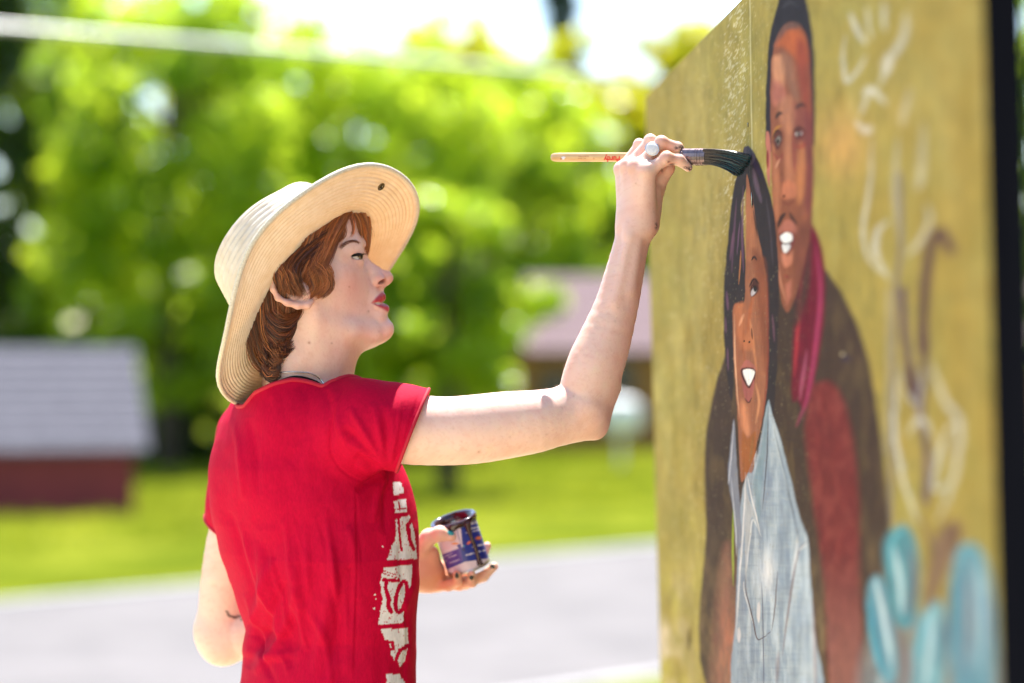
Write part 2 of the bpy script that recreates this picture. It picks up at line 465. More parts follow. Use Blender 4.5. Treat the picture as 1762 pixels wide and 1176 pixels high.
# overhead cable crossing in front of the trees
m = M('aluminium_cable', (0.62, 0.62, 0.60), 0.35, Metallic=0.9)
A, B, Cc = W(-900, -20, 13.0), W(0, 46, 14.5), W(1105, 138, 17.0)
B2 = B + (Cc - B) * 1.6; B2[2] = Cc[2] - 0.1
pts = spline([A, B, Cc, B2], 40)
cb = MB().tube(pts, 0.021, 8).build('overhead_cable', m.m, smooth=True)
tag(cb, 'pale overhead cable slanting across in front of the trees', 'cable')
# ================================================================== painted board
VPX = 690.0
BX0 = 2.975 * (1295 - VPX) / F_PX            # lateral offset of the board plane
LEAN = math.tan(math.radians(1.5))
def board_Y(px, py):
    # plane: X = BX0 + k*Y + LEAN*(CAM_Z - Z)
    k = (VPX - 881) / F_PX
    return BX0 / ((np.asarray(px, float) - 881) / F_PX - k - LEAN * (np.asarray(py, float) - 588) / F_PX)
def board_pt(Y, Z, off=0.0):
    """point on the board face; off > 0 comes out of the face towards the painter"""
    k = (VPX - 881) / F_PX
    return np.stack([BX0 + k * np.asarray(Y, float) + LEAN * (CAM_Z - np.asarray(Z, float)) - off, np.asarray(Y, float) + 0 * np.asarray(Z), np.asarray(Z, float) + 0 * np.asarray(Y)], -1)
Y_FAR = float(board_Y(1121, 588)); Y_NEAR = float(board_Y(1717, 588)); Y_SEAM = (Y_FAR + Y_NEAR) / 2
B_TOP, B_BOT = CAM_Z + (588 - 167) / F_PX * Y_FAR, 0.03

# --- the picture: colours laid down shape by shape, as brush paint on the sheet
def vnoise(x, y, seed=0):
    """value noise on arrays"""
    g = np.random.default_rng(seed); T = g.random((257, 257))
    xi, yi = np.floor(x).astype(int), np.floor(y).astype(int); u, v = x - xi, y - yi
    u, v = u * u * (3 - 2 * u), v * v * (3 - 2 * v)
    xi, yi = xi % 256, yi % 256
    return (T[yi, xi] * (1 - u) + T[yi, xi + 1] * u) * (1 - v) + (T[yi + 1, xi] * (1 - u) + T[yi + 1, xi + 1] * u) * v
def fbm(x, y, seed=0, o=4):
    s, a, t = 0, 0.5, 0
    for i in range(o): s = s + a * vnoise(x * 2 ** i, y * 2 ** i, seed + i); t += a; a *= 0.55
    return s / t

def inpoly(x, y, poly):
    ins = np.zeros(x.shape, bool); n = len(poly)
    for i in range(n):
        x1, y1 = poly[i]; x2, y2 = poly[(i + 1) % n]
        if y1 == y2: continue
        cnd = ((y1 > y) != (y2 > y)) & (x < (x2 - x1) * (y - y1) / (y2 - y1) + x1)
        ins ^= cnd
    return ins
def segdist(x, y, pts):
    d = np.full(x.shape, 1e9); tt = np.zeros(x.shape)
    n = len(pts) - 1
    for i in range(n):
        ax, ay = pts[i]; bx_, by_ = pts[i + 1]
        dx, dy = bx_ - ax, by_ - ay; L2 = dx * dx + dy * dy + 1e-9
        t = np.clip(((x - ax) * dx + (y - ay) * dy) / L2, 0, 1)
        q = np.hypot(x - ax - t * dx, y - ay - t * dy)
        better = q < d; d = np.where(better, q, d); tt = np.where(better, (i + t) / n, tt)
    return d, tt

class Paint:
    def __init__(self, x, y, base):
        self.x, self.y = x, y; self.c = np.zeros(x.shape + (3,)) + np.array(base)
        self.wx = (fbm(x * 0.05, y * 0.05, 31) - 0.5) * 5; self.wy = (fbm(x * 0.05, y * 0.05, 47) - 0.5) * 5
    def over(self, mask, col, a=1.0):
        k = (mask * a)[..., None]; self.c = self.c * (1 - k) + np.array(col) * k
    def poly(self, pts, col, a=1.0, soft=0.0, smooth=True, wob=0.5):
        if smooth and len(pts) > 4:
            P = np.array(pts + pts[:3], float); P = spline(P, len(P) * 6); pts = [tuple(q) for q in P[6:-12]]
        bb = np.array(pts); 
        x, y = self.x + self.wx * wob, self.y + self.wy * wob
        sel = (x > bb[:, 0].min() - 8 - 3 * soft) & (x < bb[:, 0].max() + 8 + 3 * soft) & (y > bb[:, 1].min() - 8 - 3 * soft) & (y < bb[:, 1].max() + 8 + 3 * soft)
        mk = np.zeros(x.shape)
        xs_, ys_ = x[sel], y[sel]
        ins = inpoly(xs_, ys_, pts).astype(float)
        if soft > 0:
            d, _ = segdist(xs_, ys_, pts + [pts[0]])
            sd = np.where(ins > 0, d, -d); ins = np.clip(sd / soft * 0.5 + 0.5, 0, 1)
        mk[sel] = ins
        self.over(mk, col, a); return self
    def stroke(self, pts, w, col, a=1.0, soft=0.6, taper=True, wob=0.3, dry=0.0):
        P = spline(np.array(pts, float), max(8, len(pts) * 5)) if len(pts) > 2 else np.array(pts, float)
        x, y = self.x + self.wx * wob, self.y + self.wy * wob
        lo, hi = P.min(0) - w * 2 - 4, P.max(0) + w * 2 + 4
        sel = (x > lo[0]) & (x < hi[0]) & (y > lo[1]) & (y < hi[1])
        if not sel.any(): return self
        d, t = segdist(x[sel], y[sel], [tuple(q) for q in P])
        ww = w * (np.sqrt(np.clip(4 * t * (1 - t), 0, 1)) * 0.75 + 0.25 if taper else 1.0)
        mm = np.clip((ww - d) / (w * soft + 1e-6), 0, 1)
        if dry: mm = mm * np.clip((fbm(self.x[sel] * 0.35, self.y[sel] * 0.06, 5) - dry) * 5, 0, 1)
        mk = np.zeros(x.shape); mk[sel] = mm
        self.over(mk, col, a); return self

def paint_mural(px, py):
    S = srgb
    bgc = np.array(S(148, 133, 68))
    p = Paint(px, py, bgc)
    # mustard ground, streaky vertical brush marks
    v = fbm(px * 0.03, py * 0.006, 1); v2 = fbm(px * 0.10, py * 0.012, 2); v3 = fbm(px * 0.012, py * 0.010, 3)
    p.over(np.clip((v - 0.45) * 3, 0, 1), S(170, 157, 94), 0.7)
    p.over(np.clip((0.5 - v2) * 3, 0, 1), S(124, 107, 42), 0.55)
    p.over(np.clip((v3 - 0.5) * 4, 0, 1), S(146, 138, 70), 0.5)
    p.over(np.clip((px - 1390) / 200, 0, 1) * np.clip((fbm(px * .02, py * .008, 9) - .35) * 3, 0, 1), S(148, 122, 54), 0.5)
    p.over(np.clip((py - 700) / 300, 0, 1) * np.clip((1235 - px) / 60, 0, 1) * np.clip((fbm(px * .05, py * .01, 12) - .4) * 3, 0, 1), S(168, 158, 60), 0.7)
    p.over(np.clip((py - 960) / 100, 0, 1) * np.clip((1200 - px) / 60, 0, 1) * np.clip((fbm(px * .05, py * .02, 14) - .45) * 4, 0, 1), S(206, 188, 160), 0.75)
    p.stroke([(1187, 1080), (1185, 1120)], 4, S(88, 70, 24), .9)
    p.stroke([(1172, 870), (1176, 930)], 4, S(120, 108, 30), .6); p.stroke([(1160, 700), (1162, 790)], 4, S(120, 108, 30), .4)
    # worn white flecks along the joint and the upper part
    fl = fbm(px * 0.45 + py * .2, py * 0.22, 15, 3) * np.clip(1.25 - np.abs(px - 1265) / 55, 0, 1)
    p.over(np.clip((fl - 0.60) * 14, 0, 1) * (py < 420), S(196, 188, 150), 0.75)
    fl = fbm(px * 0.4, py * 0.16, 16, 3)
    p.over(np.clip((fl - 0.70) * 14, 0, 1) * (px < 1330), S(186, 172, 118), 0.6)
    p.stroke([(1290, -20), (1292, 130), (1294.5, 290)], 1.5, S(192, 182, 134), .8, .6, False, wob=.1)
    # white scroll lines right of the man
    wht = S(186, 184, 178)
    for pts, w, a in (([(1462, 20), (1475, 55), (1492, 78)], 9, .75), ([(1455, 60), (1450, 110), (1458, 140), (1478, 118), (1492, 95)], 8, .6),
                      ([(1490, 10), (1500, 70)], 7, .5), ([(1520, 0), (1522, 55)], 9, .55), ([(1560, 20), (1555, 60), (1535, 100), (1512, 150)], 12, .6),
                      ([(1485, 165), (1500, 155), (1525, 180)], 11, .75), ([(1470, 208), (1490, 225), (1502, 218)], 12, .8), ([(1530, 90), (1520, 130)], 14, .55),
                      ([(1500, 235), (1497, 320), (1485, 390), (1492, 440), (1520, 475)], 8, .55), ([(1530, 380), (1510, 400), (1508, 440), (1532, 485)], 11, .65),
                      ([(1545, 230), (1540, 330), (1552, 430)], 10, .35), ([(1590, 210), (1585, 300), (1575, 330)], 14, .35), ([(1595, 350), (1600, 380), (1580, 420), (1560, 440)], 10, .5),
                      ([(1565, 150), (1550, 220)], 12, .3), ([(1500, 150), (1480, 200)], 8, .5)):
        p.stroke(pts, w * .85, S(202, 202, 198), min(1, a * 1.0), soft=1.0, taper=True, wob=1.0, dry=.12)
    p.stroke([(1548, 300), (1550, 420), (1540, 520), (1536, 700), (1532, 900)], 7, S(112, 102, 100), .85, .9, False)
    p.stroke([(1528, 500), (1528, 640), (1524, 780)], 6, S(150, 142, 120), .7, 1, False)
    p.over(np.exp(-(((px - 1450) / 45) ** 2 + ((py - 250) / 60) ** 2)), S(206, 150, 90), .5)
    # brown stem with hook
    br = S(74, 48, 56)
    p.stroke([(1588, 600), (1590, 520), (1600, 430), (1618, 400), (1636, 430)], 14, br, 1, .8, False)
    p.stroke([(1553, 500), (1560, 600), (1578, 690), (1596, 780), (1592, 860)], 11, S(84, 64, 76), .95, .8, False)
    p.stroke([(1588, 540), (1590, 640), (1586, 720)], 15, br, .9, .9); p.stroke([(1562, 620), (1572, 700)], 16, br, .9, .9)
    for pts, w, a in (([(1546, 625), (1560, 680), (1580, 690), (1588, 630)], 6, .6), ([(1545, 640), (1540, 740), (1556, 830), (1580, 900)], 8, .75),
                      ([(1600, 620), (1625, 690), (1650, 730), (1640, 830), (1610, 900)], 9, .75), ([(1650, 730), (1625, 750), (1608, 840), (1640, 830)], 8, .7),
                      ([(1560, 750), (1585, 720), (1610, 760)], 8, .65), ([(1585, 640), (1580, 740)], 6, .4)):
        p.stroke(pts, w * .9, S(202, 204, 198), min(1, a * 1.0), 1.0, True, wob=1.6, dry=.2)
    # coat of the man
    coat = S(62, 48, 42)
    p.poly([(1395, 440), (1425, 470), (1462, 530), (1492, 610), (1512, 720), (1526, 840), (1535, 960), (1540, 1060), (1545, 1200), (1230, 1200), (1215, 900), (1214, 760), (1232, 660), (1250, 600), (1252, 500), (1300, 470), (1330, 360), (1345, 350)], coat, 1, 2.0)
    cn = fbm(px * 0.08, py * 0.02, 21); co = (px > 1210) & (px < 1545) & (py > 400)
    inside = np.abs(p.c - np.array(coat)).sum(-1) < 0.03
    p.over(inside * np.clip((cn - .5) * 4, 0, 1), S(92, 76, 52), .55)
    p.over(inside * np.clip((py - 860) / 250, 0, 1) * np.clip((fbm(px * .06, py * .03, 22) - .3) * 2, 0, 1), S(128, 108, 78), .7)
    p.poly([(1250, 940), (1262, 1000), (1275, 1200), (1228, 1200), (1232, 1080)], S(168, 116, 96), .55, 12)
    p.over((np.exp(-(((px - 1253) / 18) ** 2 + ((py - 1120) / 60) ** 2))) * np.clip((fbm(px * .2, py * .06, 25) - .35) * 3, 0, 1), S(178, 110, 84), .8)
    p.stroke([(1262, 870), (1261, 940), (1262, 1010)], 2.2, S(150, 176, 52), .8); 
    # red jumper panel
    p.poly([(1398, 665), (1425, 655), (1452, 690), (1468, 760), (1478, 860), (1478, 960), (1482, 1200), (1430, 1200), (1418, 1000), (1398, 860), (1386, 740)], S(106, 40, 42), .95, 6)
    jn = fbm(px * .1, py * .05, 27); inj = inpoly(px, py, [(1398, 665), (1425, 655), (1452, 690), (1478, 860), (1482, 1200), (1430, 1200), (1418, 1000), (1386, 740)])
    p.over(inj * np.clip((jn - .5) * 5, 0, 1), S(124, 58, 54), .6); p.over(inj * np.clip((.45 - jn) * 5, 0, 1), S(92, 36, 38), .5)
    p.over(inj * np.clip((py - 950) / 200, 0, 1), S(146, 106, 94), .5)
    # badge
    p.stroke([(1450, 612), (1462, 622)], 10, S(48, 40, 62), .9, 1); p.stroke([(1448, 608), (1452, 612)], 4, S(206, 190, 150), .9, 1)
    # scarf
    p.poly([(1392, 385), (1405, 400), (1418, 450), (1418, 540), (1404, 640), (1386, 700), (1372, 690), (1362, 680), (1366, 560), (1378, 450)], S(98, 18, 40), 1, 3)
    p.stroke([(1404, 420), (1412, 500), (1404, 590), (1390, 680), (1370, 735)], 7, S(156, 56, 92), .9, 1)
    p.stroke([(1380, 480), (1372, 580), (1366, 650)], 5, S(168, 52, 60), .8, 1); p.stroke([(1388, 600), (1376, 690)], 6, S(166, 84, 110), .8, 1)
    p.stroke([(1392, 460), (1388, 560), (1380, 640)], 4, S(84, 20, 34), .8, 1)
    # man: hair cap, face
    hair = S(38, 33, 40)
    p.poly([(1318, 250), (1318, 160), (1324, 70), (1340, 0), (1350, -30), (1376, -30), (1388, 5), (1398, 60), (1402, 130), (1402, 240), (1392, 250), (1330, 262)], hair, 1, 1.5)
    p.stroke([(1345, 15), (1360, 4), (1374, 12)], 5, S(66, 64, 72), .6, 1)
    sk = S(128, 76, 56)
    p.poly([(1318, 232), (1322, 226), (1326, 250), (1325, 320), (1320, 300)], S(176, 108, 92), 1, 1)
    p.stroke([(1320, 258), (1321, 290)], 3, S(116, 34, 34), .9, .6)
    face = [(1327, 110), (1336, 66), (1350, 44), (1366, 38), (1382, 52), (1391, 90), (1396, 160), (1398, 250), (1399, 330), (1394, 400), (1384, 450), (1372, 500), (1362, 530), (1352, 536), (1343, 510), (1336, 450), (1331, 380), (1328, 300), (1326, 200)]
    p.poly(face, sk, 1, 1.2)
    p.poly([(1332, 80), (1345, 50), (1362, 38), (1376, 44), (1360, 62), (1342, 78)], S(86, 70, 68), .75, 4)
    p.poly([(1335, 78), (1356, 52), (1382, 58), (1390, 100), (1378, 110), (1350, 82)], S(172, 88, 50), .85, 5)
    p.poly([(1372, 70), (1388, 80), (1394, 160), (1396, 230), (1384, 190), (1372, 130)], S(128, 56, 46), .8, 6)
    p.poly([(1330, 100), (1345, 95), (1352, 120), (1346, 150), (1332, 140)], S(196, 138, 104), .8, 4)
    p.poly([(1345, 90), (1362, 100), (1372, 150), (1375, 180), (1360, 160), (1348, 120)], S(132, 92, 74), .8, 5)
    p.poly([(1331, 140), (1344, 142), (1352, 165), (1345, 178), (1330, 180)], S(168, 102, 88), .8, 4)
    p.poly([(1345, 170), (1358, 165), (1366, 180), (1372, 200), (1360, 230), (1346, 215), (1338, 190)], S(176, 118, 90), .7, 5)
    p.poly([(1366, 180), (1388, 190), (1396, 240), (1397, 300), (1392, 360), (1376, 330), (1368, 250)], S(118, 62, 58), .75, 6)
    p.poly([(1376, 250), (1386, 260), (1384, 330), (1374, 350), (1370, 300)], S(186, 120, 74), .7, 5)
    p.poly([(1386, 200), (1398, 200), (1399, 330), (1392, 400), (1388, 300)], S(100, 44, 50), .6, 5)
    p.poly([(1330, 250), (1340, 300), (1342, 350), (1336, 380), (1330, 330)], S(172, 110, 78), .8, 4)
    p.poly([(1352, 205), (1360, 205), (1364, 280), (1366, 330), (1354, 336), (1350, 290)], S(172, 112, 82), .8, 4)
    p.stroke([(1364, 230), (1368, 300)], 4, S(128, 56, 54), .8, 1)
    p.stroke([(1334, 205), (1340, 196), (1347, 196)], 5, S(40, 30, 30), .95, .8); p.stroke([(1368, 188), (1378, 180), (1388, 184)], 5, S(46, 32, 32), .95, .8)
    p.stroke([(1330, 240), (1336, 222), (1346, 216)], 4, S(176, 122, 52), .8, 1)
    p.poly([(1331, 240), (1338, 226), (1346, 232), (1345, 248), (1337, 258)], S(78, 40, 36), .95, 2); p.poly([(1334, 242), (1340, 234), (1344, 240), (1340, 252)], S(118, 112, 104), .95, 1.5)
    p.stroke([(1338, 240), (1339, 248)], 3.5, S(30, 26, 24), 1, .6)
    p.stroke([(1330, 262), (1340, 275), (1348, 262)], 4, S(128, 52, 50), .8, 1); p.stroke([(1334, 290), (1342, 272)], 3, S(208, 150, 120), .8, 1)
    p.poly([(1366, 226), (1374, 220), (1384, 226), (1382, 240), (1370, 240)], S(96, 50, 46), .95, 2); p.stroke([(1369, 231), (1372, 231)], 4, S(214, 208, 204), 1, .6); p.stroke([(1377, 229), (1380, 230)], 3, S(180, 176, 180), 1, .6)
    p.stroke([(1368, 250), (1378, 254), (1386, 246)], 4, S(142, 44, 42), .8, 1)
    p.poly([(1347, 318), (1356, 310), (1368, 318), (1370, 336), (1360, 342), (1346, 340)], S(182, 110, 80), .9, 3)
    p.stroke([(1347, 340), (1351, 336)], 3, S(48, 24, 22), 1, .6); p.stroke([(1346, 346), (1356, 352), (1368, 344)], 3, S(110, 52, 44), .8, 1)
    p.stroke([(1338, 392), (1344, 376), (1352, 366)], 5, S(38, 28, 30), .95, .7); p.stroke([(1358, 364), (1364, 378), (1372, 388)], 5, S(44, 32, 34), .9, .8)
    p.poly([(1340, 396), (1350, 380), (1362, 380), (1372, 396), (1366, 404), (1344, 404)], S(164, 100, 84), .95, 2)
    p.poly([(1341, 404), (1352, 398), (1366, 402), (1368, 418), (1358, 434), (1346, 430)], S(112, 54, 52), .95, 2)
    p.poly([(1343, 406), (1352, 400), (1362, 404), (1362, 416), (1352, 420), (1344, 414)], S(232, 230, 226), 1, 1.2)
    p.poly([(1346, 422), (1354, 420), (1360, 424), (1354, 434), (1348, 434)], S(214, 212, 210), 1, 1.2)
    p.stroke([(1344, 419), (1354, 420), (1364, 416)], 2, S(50, 24, 26), .9, .7)
    p.poly([(1345, 436), (1356, 440), (1364, 432), (1362, 452), (1352, 460), (1346, 452)], S(188, 118, 92), .9, 3)
    p.poly([(1370, 400), (1394, 380), (1386, 450), (1374, 500), (1368, 470)], S(106, 60, 50), .75, 6)
    p.stroke([(1333, 400), (1340, 470), (1352, 520)], 4, S(196, 132, 104), .7, 1); p.poly([(1352, 490), (1362, 480), (1362, 510), (1354, 524)], S(180, 110, 92), .7, 3)
    p.stroke([(1350, 474), (1358, 478)], 2.5, S(128, 36, 44), .8, .8)
    p.poly([(1376, 500), (1394, 420), (1392, 500), (1372, 560), (1356, 545)], S(60, 46, 42), .8, 5)
    p.stroke([(1330, 238), (1337, 225), (1346, 230)], 2.4, S(36, 20, 20), .95, .6); p.stroke([(1365, 227), (1375, 219), (1386, 226)], 2.4, S(40, 22, 22), .95, .6); p.stroke([(1374, 225), (1375, 236)], 3.2, S(26, 20, 20), .95, .6)
    # woman: hair, face
    hw = S(44, 37, 42)
    p.poly([(1280, 256), (1288, 252), (1304, 275), (1318, 310), (1330, 360), (1338, 430), (1340, 520), (1336, 640), (1330, 720), (1318, 720), (1312, 560), (1300, 420), (1288, 330), (1282, 330), (1275, 360), (1281, 420), (1283, 480), (1279, 520), (1264, 528), (1263, 600), (1260, 690), (1250, 640), (1246, 560), (1247, 480), (1254, 400), (1262, 330), (1272, 290)], hw, 1, .8)
    p.poly([(1247, 462), (1251, 490), (1258, 505), (1262, 560), (1250, 610), (1245, 560)], hw, 1, .8)
    p.poly([(1285, 300), (1294, 330), (1302, 390), (1312, 440), (1320, 500), (1321, 600), (1318, 680), (1308, 740), (1290, 800), (1276, 830), (1272, 780), (1268, 700), (1263, 620), (1262, 530), (1280, 520), (1282, 470), (1284, 420), (1284, 360)], S(148, 94, 68), 1, .8)
    p.poly([(1284, 335), (1292, 350), (1298, 400), (1300, 440), (1288, 450), (1283, 430)], S(166, 106, 74), .9, 3)
    p.poly([(1296, 430), (1316, 450), (1321, 560), (1316, 640), (1306, 560), (1300, 480)], S(122, 66, 46), .8, 5)
    p.stroke([(1319, 470), (1321, 560), (1319, 660), (1310, 730)], 3, S(134, 64, 50), .9, .9)
    p.stroke([(1264, 540), (1265, 620), (1272, 720)], 2.0, S(222, 176, 140), .85, .8)
    p.poly([(1264, 530), (1278, 522), (1284, 560), (1276, 600), (1268, 580)], S(176, 108, 70), .85, 4)
    p.stroke([(1272, 562), (1280, 540)], 4, S(222, 164, 124), .8, 1); p.stroke([(1298, 500), (1290, 540), (1287, 580)], 5, S(170, 92, 54), .8, 1); p.stroke([(1290, 548), (1296, 590), (1302, 640)], 4, S(206, 136, 92), .8, 1)
    p.stroke([(1293, 449), (1298, 443), (1303, 449)], 2.6, S(40, 26, 28), 1, .6)
    p.poly([(1291, 496), (1296, 484), (1303, 486), (1306, 498), (1300, 508), (1293, 511)], S(62, 30, 30), .95, 1.5)
    p.poly([(1292.5, 503), (1297, 496), (1302, 500), (1298, 507), (1293, 510)], S(196, 190, 194), .9, 1); p.stroke([(1298.5, 492), (1300, 503)], 4.2, S(24, 18, 20), 1, .5)
    p.stroke([(1289, 495), (1297, 481), (1307, 490)], 3, S(36, 16, 20), 1, .7); p.stroke([(1278, 660), (1288, 668), (1297, 656)], 1.6, S(60, 24, 26), .9, .7)
    p.stroke([(1280, 560), (1279, 600), (1284, 640)], 3, S(150, 84, 52), .7, 1); p.poly([(1278, 585), (1288, 570), (1297, 585), (1296, 600), (1282, 602)], S(182, 112, 72), .8, 3)
    p.stroke([(1280.5, 586), (1280.5, 589)], 2, S(20, 12, 12), 1, .5); p.stroke([(1288, 588), (1291, 590)], 2.6, S(20, 12, 12), 1, .5); p.stroke([(1293, 565), (1295, 585)], 2, S(46, 26, 22), .9, .7)
    p.poly([(1274, 636), (1280, 622), (1288, 620), (1298, 630), (1300, 638), (1286, 634)], S(168, 100, 88), 1, 1)
    p.poly([(1275, 636), (1286, 632), (1299, 638), (1296, 662), (1288, 668), (1279, 656)], S(70, 28, 30), 1, 1)
    p.poly([(1279, 638), (1288, 635), (1298, 640), (1294, 654), (1288, 664), (1282, 652)], S(238, 236, 232), 1, .8)
    p.poly([(1276, 650), (1283, 664), (1290, 668), (1297, 652), (1296, 676), (1289, 692), (1281, 684)], S(154, 88, 82), 1, 1); p.stroke([(1281, 686), (1288, 693), (1294, 684)], 1.8, S(66, 30, 28), .9, .7)
    p.poly([(1276, 690), (1284, 700), (1290, 740), (1284, 750), (1276, 730)], S(206, 138, 98), .8, 4); p.stroke([(1300, 660), (1306, 690), (1300, 730)], 4, S(214, 150, 106), .7, 1)
    p.poly([(1277, 745), (1286, 755), (1300, 745), (1298, 800), (1290, 822), (1278, 818)], S(148, 88, 46), 1, 2); p.stroke([(1296, 750), (1290, 800)], 4, S(118, 92, 52), .6, 1)
    for pts, w, c_ in (([(1279, 320), (1277, 400), (1279, 470)], 3, (104, 72, 96)), ([(1268, 340), (1262, 420), (1259, 470)], 2.5, (92, 62, 84)), ([(1262, 400), (1256, 450)], 3, (104, 72, 92)),
                      ([(1273, 380), (1268, 440)], 1.6, (108, 76, 104)), ([(1250, 500), (1253, 535)], 3, (112, 76, 100)), ([(1248, 545), (1249, 575)], 2, (112, 76, 100)), ([(1252, 598), (1253, 640)], 2, (112, 76, 100)), ([(1275, 430), (1271, 490)], 1.6, (196, 128, 74)),
                      ([(1296, 290), (1302, 320), (1310, 350)], 6, (98, 78, 94)), ([(1288, 262), (1302, 288), (1312, 310)], 6, (44, 34, 58)), ([(1318, 340), (1326, 400), (1330, 460)], 3, (66, 58, 66)), ([(1329, 540), (1333, 590)], 3, (98, 66, 82)), ([(1296, 360), (1304, 410)], 1.8, (30, 26, 30))):
        p.stroke(pts, w, S(*c_), .85, .8)
    p.poly([(1280, 256), (1288, 252), (1300, 268), (1294, 284), (1284, 276)], S(66, 58, 68), 1, 1)
    p.stroke([(1288, 300), (1294, 340), (1296, 352)], 2.4, S(22, 14, 30), .95, .6); p.stroke([(1294, 350), (1295, 354)], 2.6, S(16, 10, 26), 1, .5)
    # denim jacket
    den = S(146, 160, 172)
    p.poly([(1322, 690), (1330, 715), (1344, 760), (1362, 830), (1376, 890), (1390, 930), (1395, 1000), (1402, 1090), (1408, 1200), (1268, 1200), (1266, 1060), (1270, 950), (1274, 870), (1285, 818), (1296, 810), (1308, 760)], den, 1, 1.5)
    p.poly([(1263, 722), (1268, 800), (1272, 850), (1276, 930), (1268, 940), (1262, 880), (1254, 830), (1254, 790)], S(118, 124, 136), 1, 1); p.stroke([(1263, 725), (1256, 810), (1253, 835)], 1.6, S(196, 200, 206), .9, .8); p.stroke([(1258, 820), (1265, 900), (1268, 960)], 2, S(190, 196, 202), .8, .9)
    jd = inpoly(px, py, [(1322, 690), (1344, 760), (1376, 890), (1390, 930), (1402, 1090), (1408, 1200), (1268, 1200), (1270, 950), (1285, 818), (1308, 760)])
    dn = fbm(px * .09, py * .012, 33); dh = fbm(px * .03, py * .30, 34, 3)
    p.over(jd * np.clip((dn - .45) * 4, 0, 1), S(190, 200, 206), .65); p.over(jd * np.clip((.48 - dn) * 4, 0, 1), S(112, 124, 142), .5)
    p.over(jd * np.clip((dh - .55) * 5, 0, 1), S(176, 182, 184), .18); p.over(jd * np.clip((.40 - dh) * 5, 0, 1), S(86, 92, 104), .16)
    p.over(jd * np.exp(-(((px - 1322) / 12) ** 2 + ((py - 985) / 35) ** 2)), S(214, 214, 214), .8)
    p.poly([(1322, 692), (1318, 760), (1310, 850), (1306, 900), (1300, 860), (1296, 830), (1310, 770)], S(120, 142, 152), .85, 2)
    p.stroke([(1322, 700), (1320, 780), (1312, 880)], 2, S(66, 66, 74), .8, .8); p.stroke([(1332, 740), (1346, 800), (1364, 880), (1374, 930)], 2.4, S(74, 80, 92), .8, .9); p.stroke([(1326, 720), (1342, 790), (1358, 850)], 2, S(178, 190, 196), .8, 1)
    p.poly([(1282, 820), (1286, 850), (1296, 880), (1306, 922), (1300, 900), (1294, 890), (1290, 920), (1283, 1000)], S(170, 174, 176), .8, 1)
    lt = S(212, 212, 210); dk = S(84, 62, 60)
    p.stroke([(1283, 822), (1280, 890), (1272, 1000), (1266, 1100)], 2.4, lt, .9, .8); p.stroke([(1286, 820), (1294, 860), (1304, 900), (1308, 920)], 2, lt, .85, .8); p.stroke([(1310, 924), (1296, 895), (1290, 930), (1284, 985)], 2.2, S(200, 204, 204), .85, .8)
    p.stroke([(1282, 990), (1284, 1020), (1294, 1060), (1302, 1098), (1312, 1098), (1328, 1086)], 1.6, dk, .9, .7); p.stroke([(1279, 1000), (1282, 1025), (1296, 1075)], 1.4, lt, .8, .7)
    p.stroke([(1338, 980), (1334, 1040), (1328, 1086)], 1.6, dk, .85, .7); p.stroke([(1311, 1000), (1313, 1090), (1315, 1200)], 1.6, S(76, 80, 104), .85, .7)
    p.stroke([(1388, 932), (1374, 950), (1364, 1000), (1354, 1070), (1346, 1130)], 3, S(112, 84, 82), .8, .9); p.stroke([(1372, 920), (1370, 950), (1360, 1000)], 4, S(206, 208, 210), .8, 1); p.stroke([(1388, 936), (1374, 948)], 3, lt, .8, .9)
    p.poly([(1303, 1040), (1307, 1036), (1308, 1060), (1305, 1072), (1302, 1060)], S(206, 202, 200), .9, 1); p.poly([(1269, 1084), (1273, 1080), (1275, 1094), (1272, 1106), (1269, 1098)], S(206, 202, 200), .9, 1)
    p.stroke([(1381, 1000), (1384, 1100), (1384, 1200)], 7, S(178, 190, 200), .7, 1); p.stroke([(1398, 1030), (1402, 1120), (1404, 1200)], 5, S(142, 112, 108), .6, 1); p.stroke([(1340, 1120), (1336, 1176)], 6, S(128, 100, 100), .5, 1)
    p.poly([(1500, 1080), (1540, 1050), (1600, 1060), (1660, 1080), (1712, 1100), (1716, 1240), (1490, 1240)], S(118, 120, 122), .8, 14)
    # turquoise petals at the lower right
    tq, tq2 = S(70, 128, 140), S(104, 148, 158)
    p.poly([(1525, 1000), (1520, 940), (1536, 910), (1560, 905), (1578, 940), (1582, 1000), (1574, 1070), (1550, 1080), (1532, 1050)], tq, .95, 6); p.stroke([(1560, 930), (1568, 1000), (1560, 1060)], 7, S(128, 118, 120), .6, 1); p.stroke([(1530, 1000), (1536, 930), (1560, 908)], 5, S(96, 172, 186), .8, 1)
    p.poly([(1492, 1050), (1494, 1010), (1508, 990), (1524, 1010), (1534, 1070), (1544, 1150), (1530, 1180), (1506, 1140)], S(96, 142, 156), .95, 5); p.stroke([(1506, 996), (1520, 1060), (1534, 1150)], 8, S(206, 216, 218), .85, 1); p.stroke([(1494, 1030), (1500, 1100), (1522, 1170)], 5, S(66, 156, 176), .8, 1)
    p.poly([(1636, 1000), (1644, 950), (1668, 935), (1694, 960), (1710, 1030), (1712, 1130), (1700, 1220), (1650, 1220), (1634, 1120)], S(92, 134, 150), .95, 6); p.stroke([(1645, 980), (1655, 948), (1680, 945), (1702, 1000)], 6, S(80, 162, 180), .8, 1); p.stroke([(1662, 970), (1668, 1060), (1664, 1150)], 10, S(136, 146, 158), .6, 1); p.stroke([(1690, 1000), (1696, 1100)], 10, S(90, 130, 158), .6, 1)
    p.poly([(1570, 1130), (1582, 1070), (1604, 1034), (1624, 1044), (1630, 1100), (1616, 1200), (1572, 1200)], tq2, .95, 6); p.stroke([(1574, 1140), (1588, 1080), (1606, 1040)], 6, S(84, 168, 184), .85, 1)
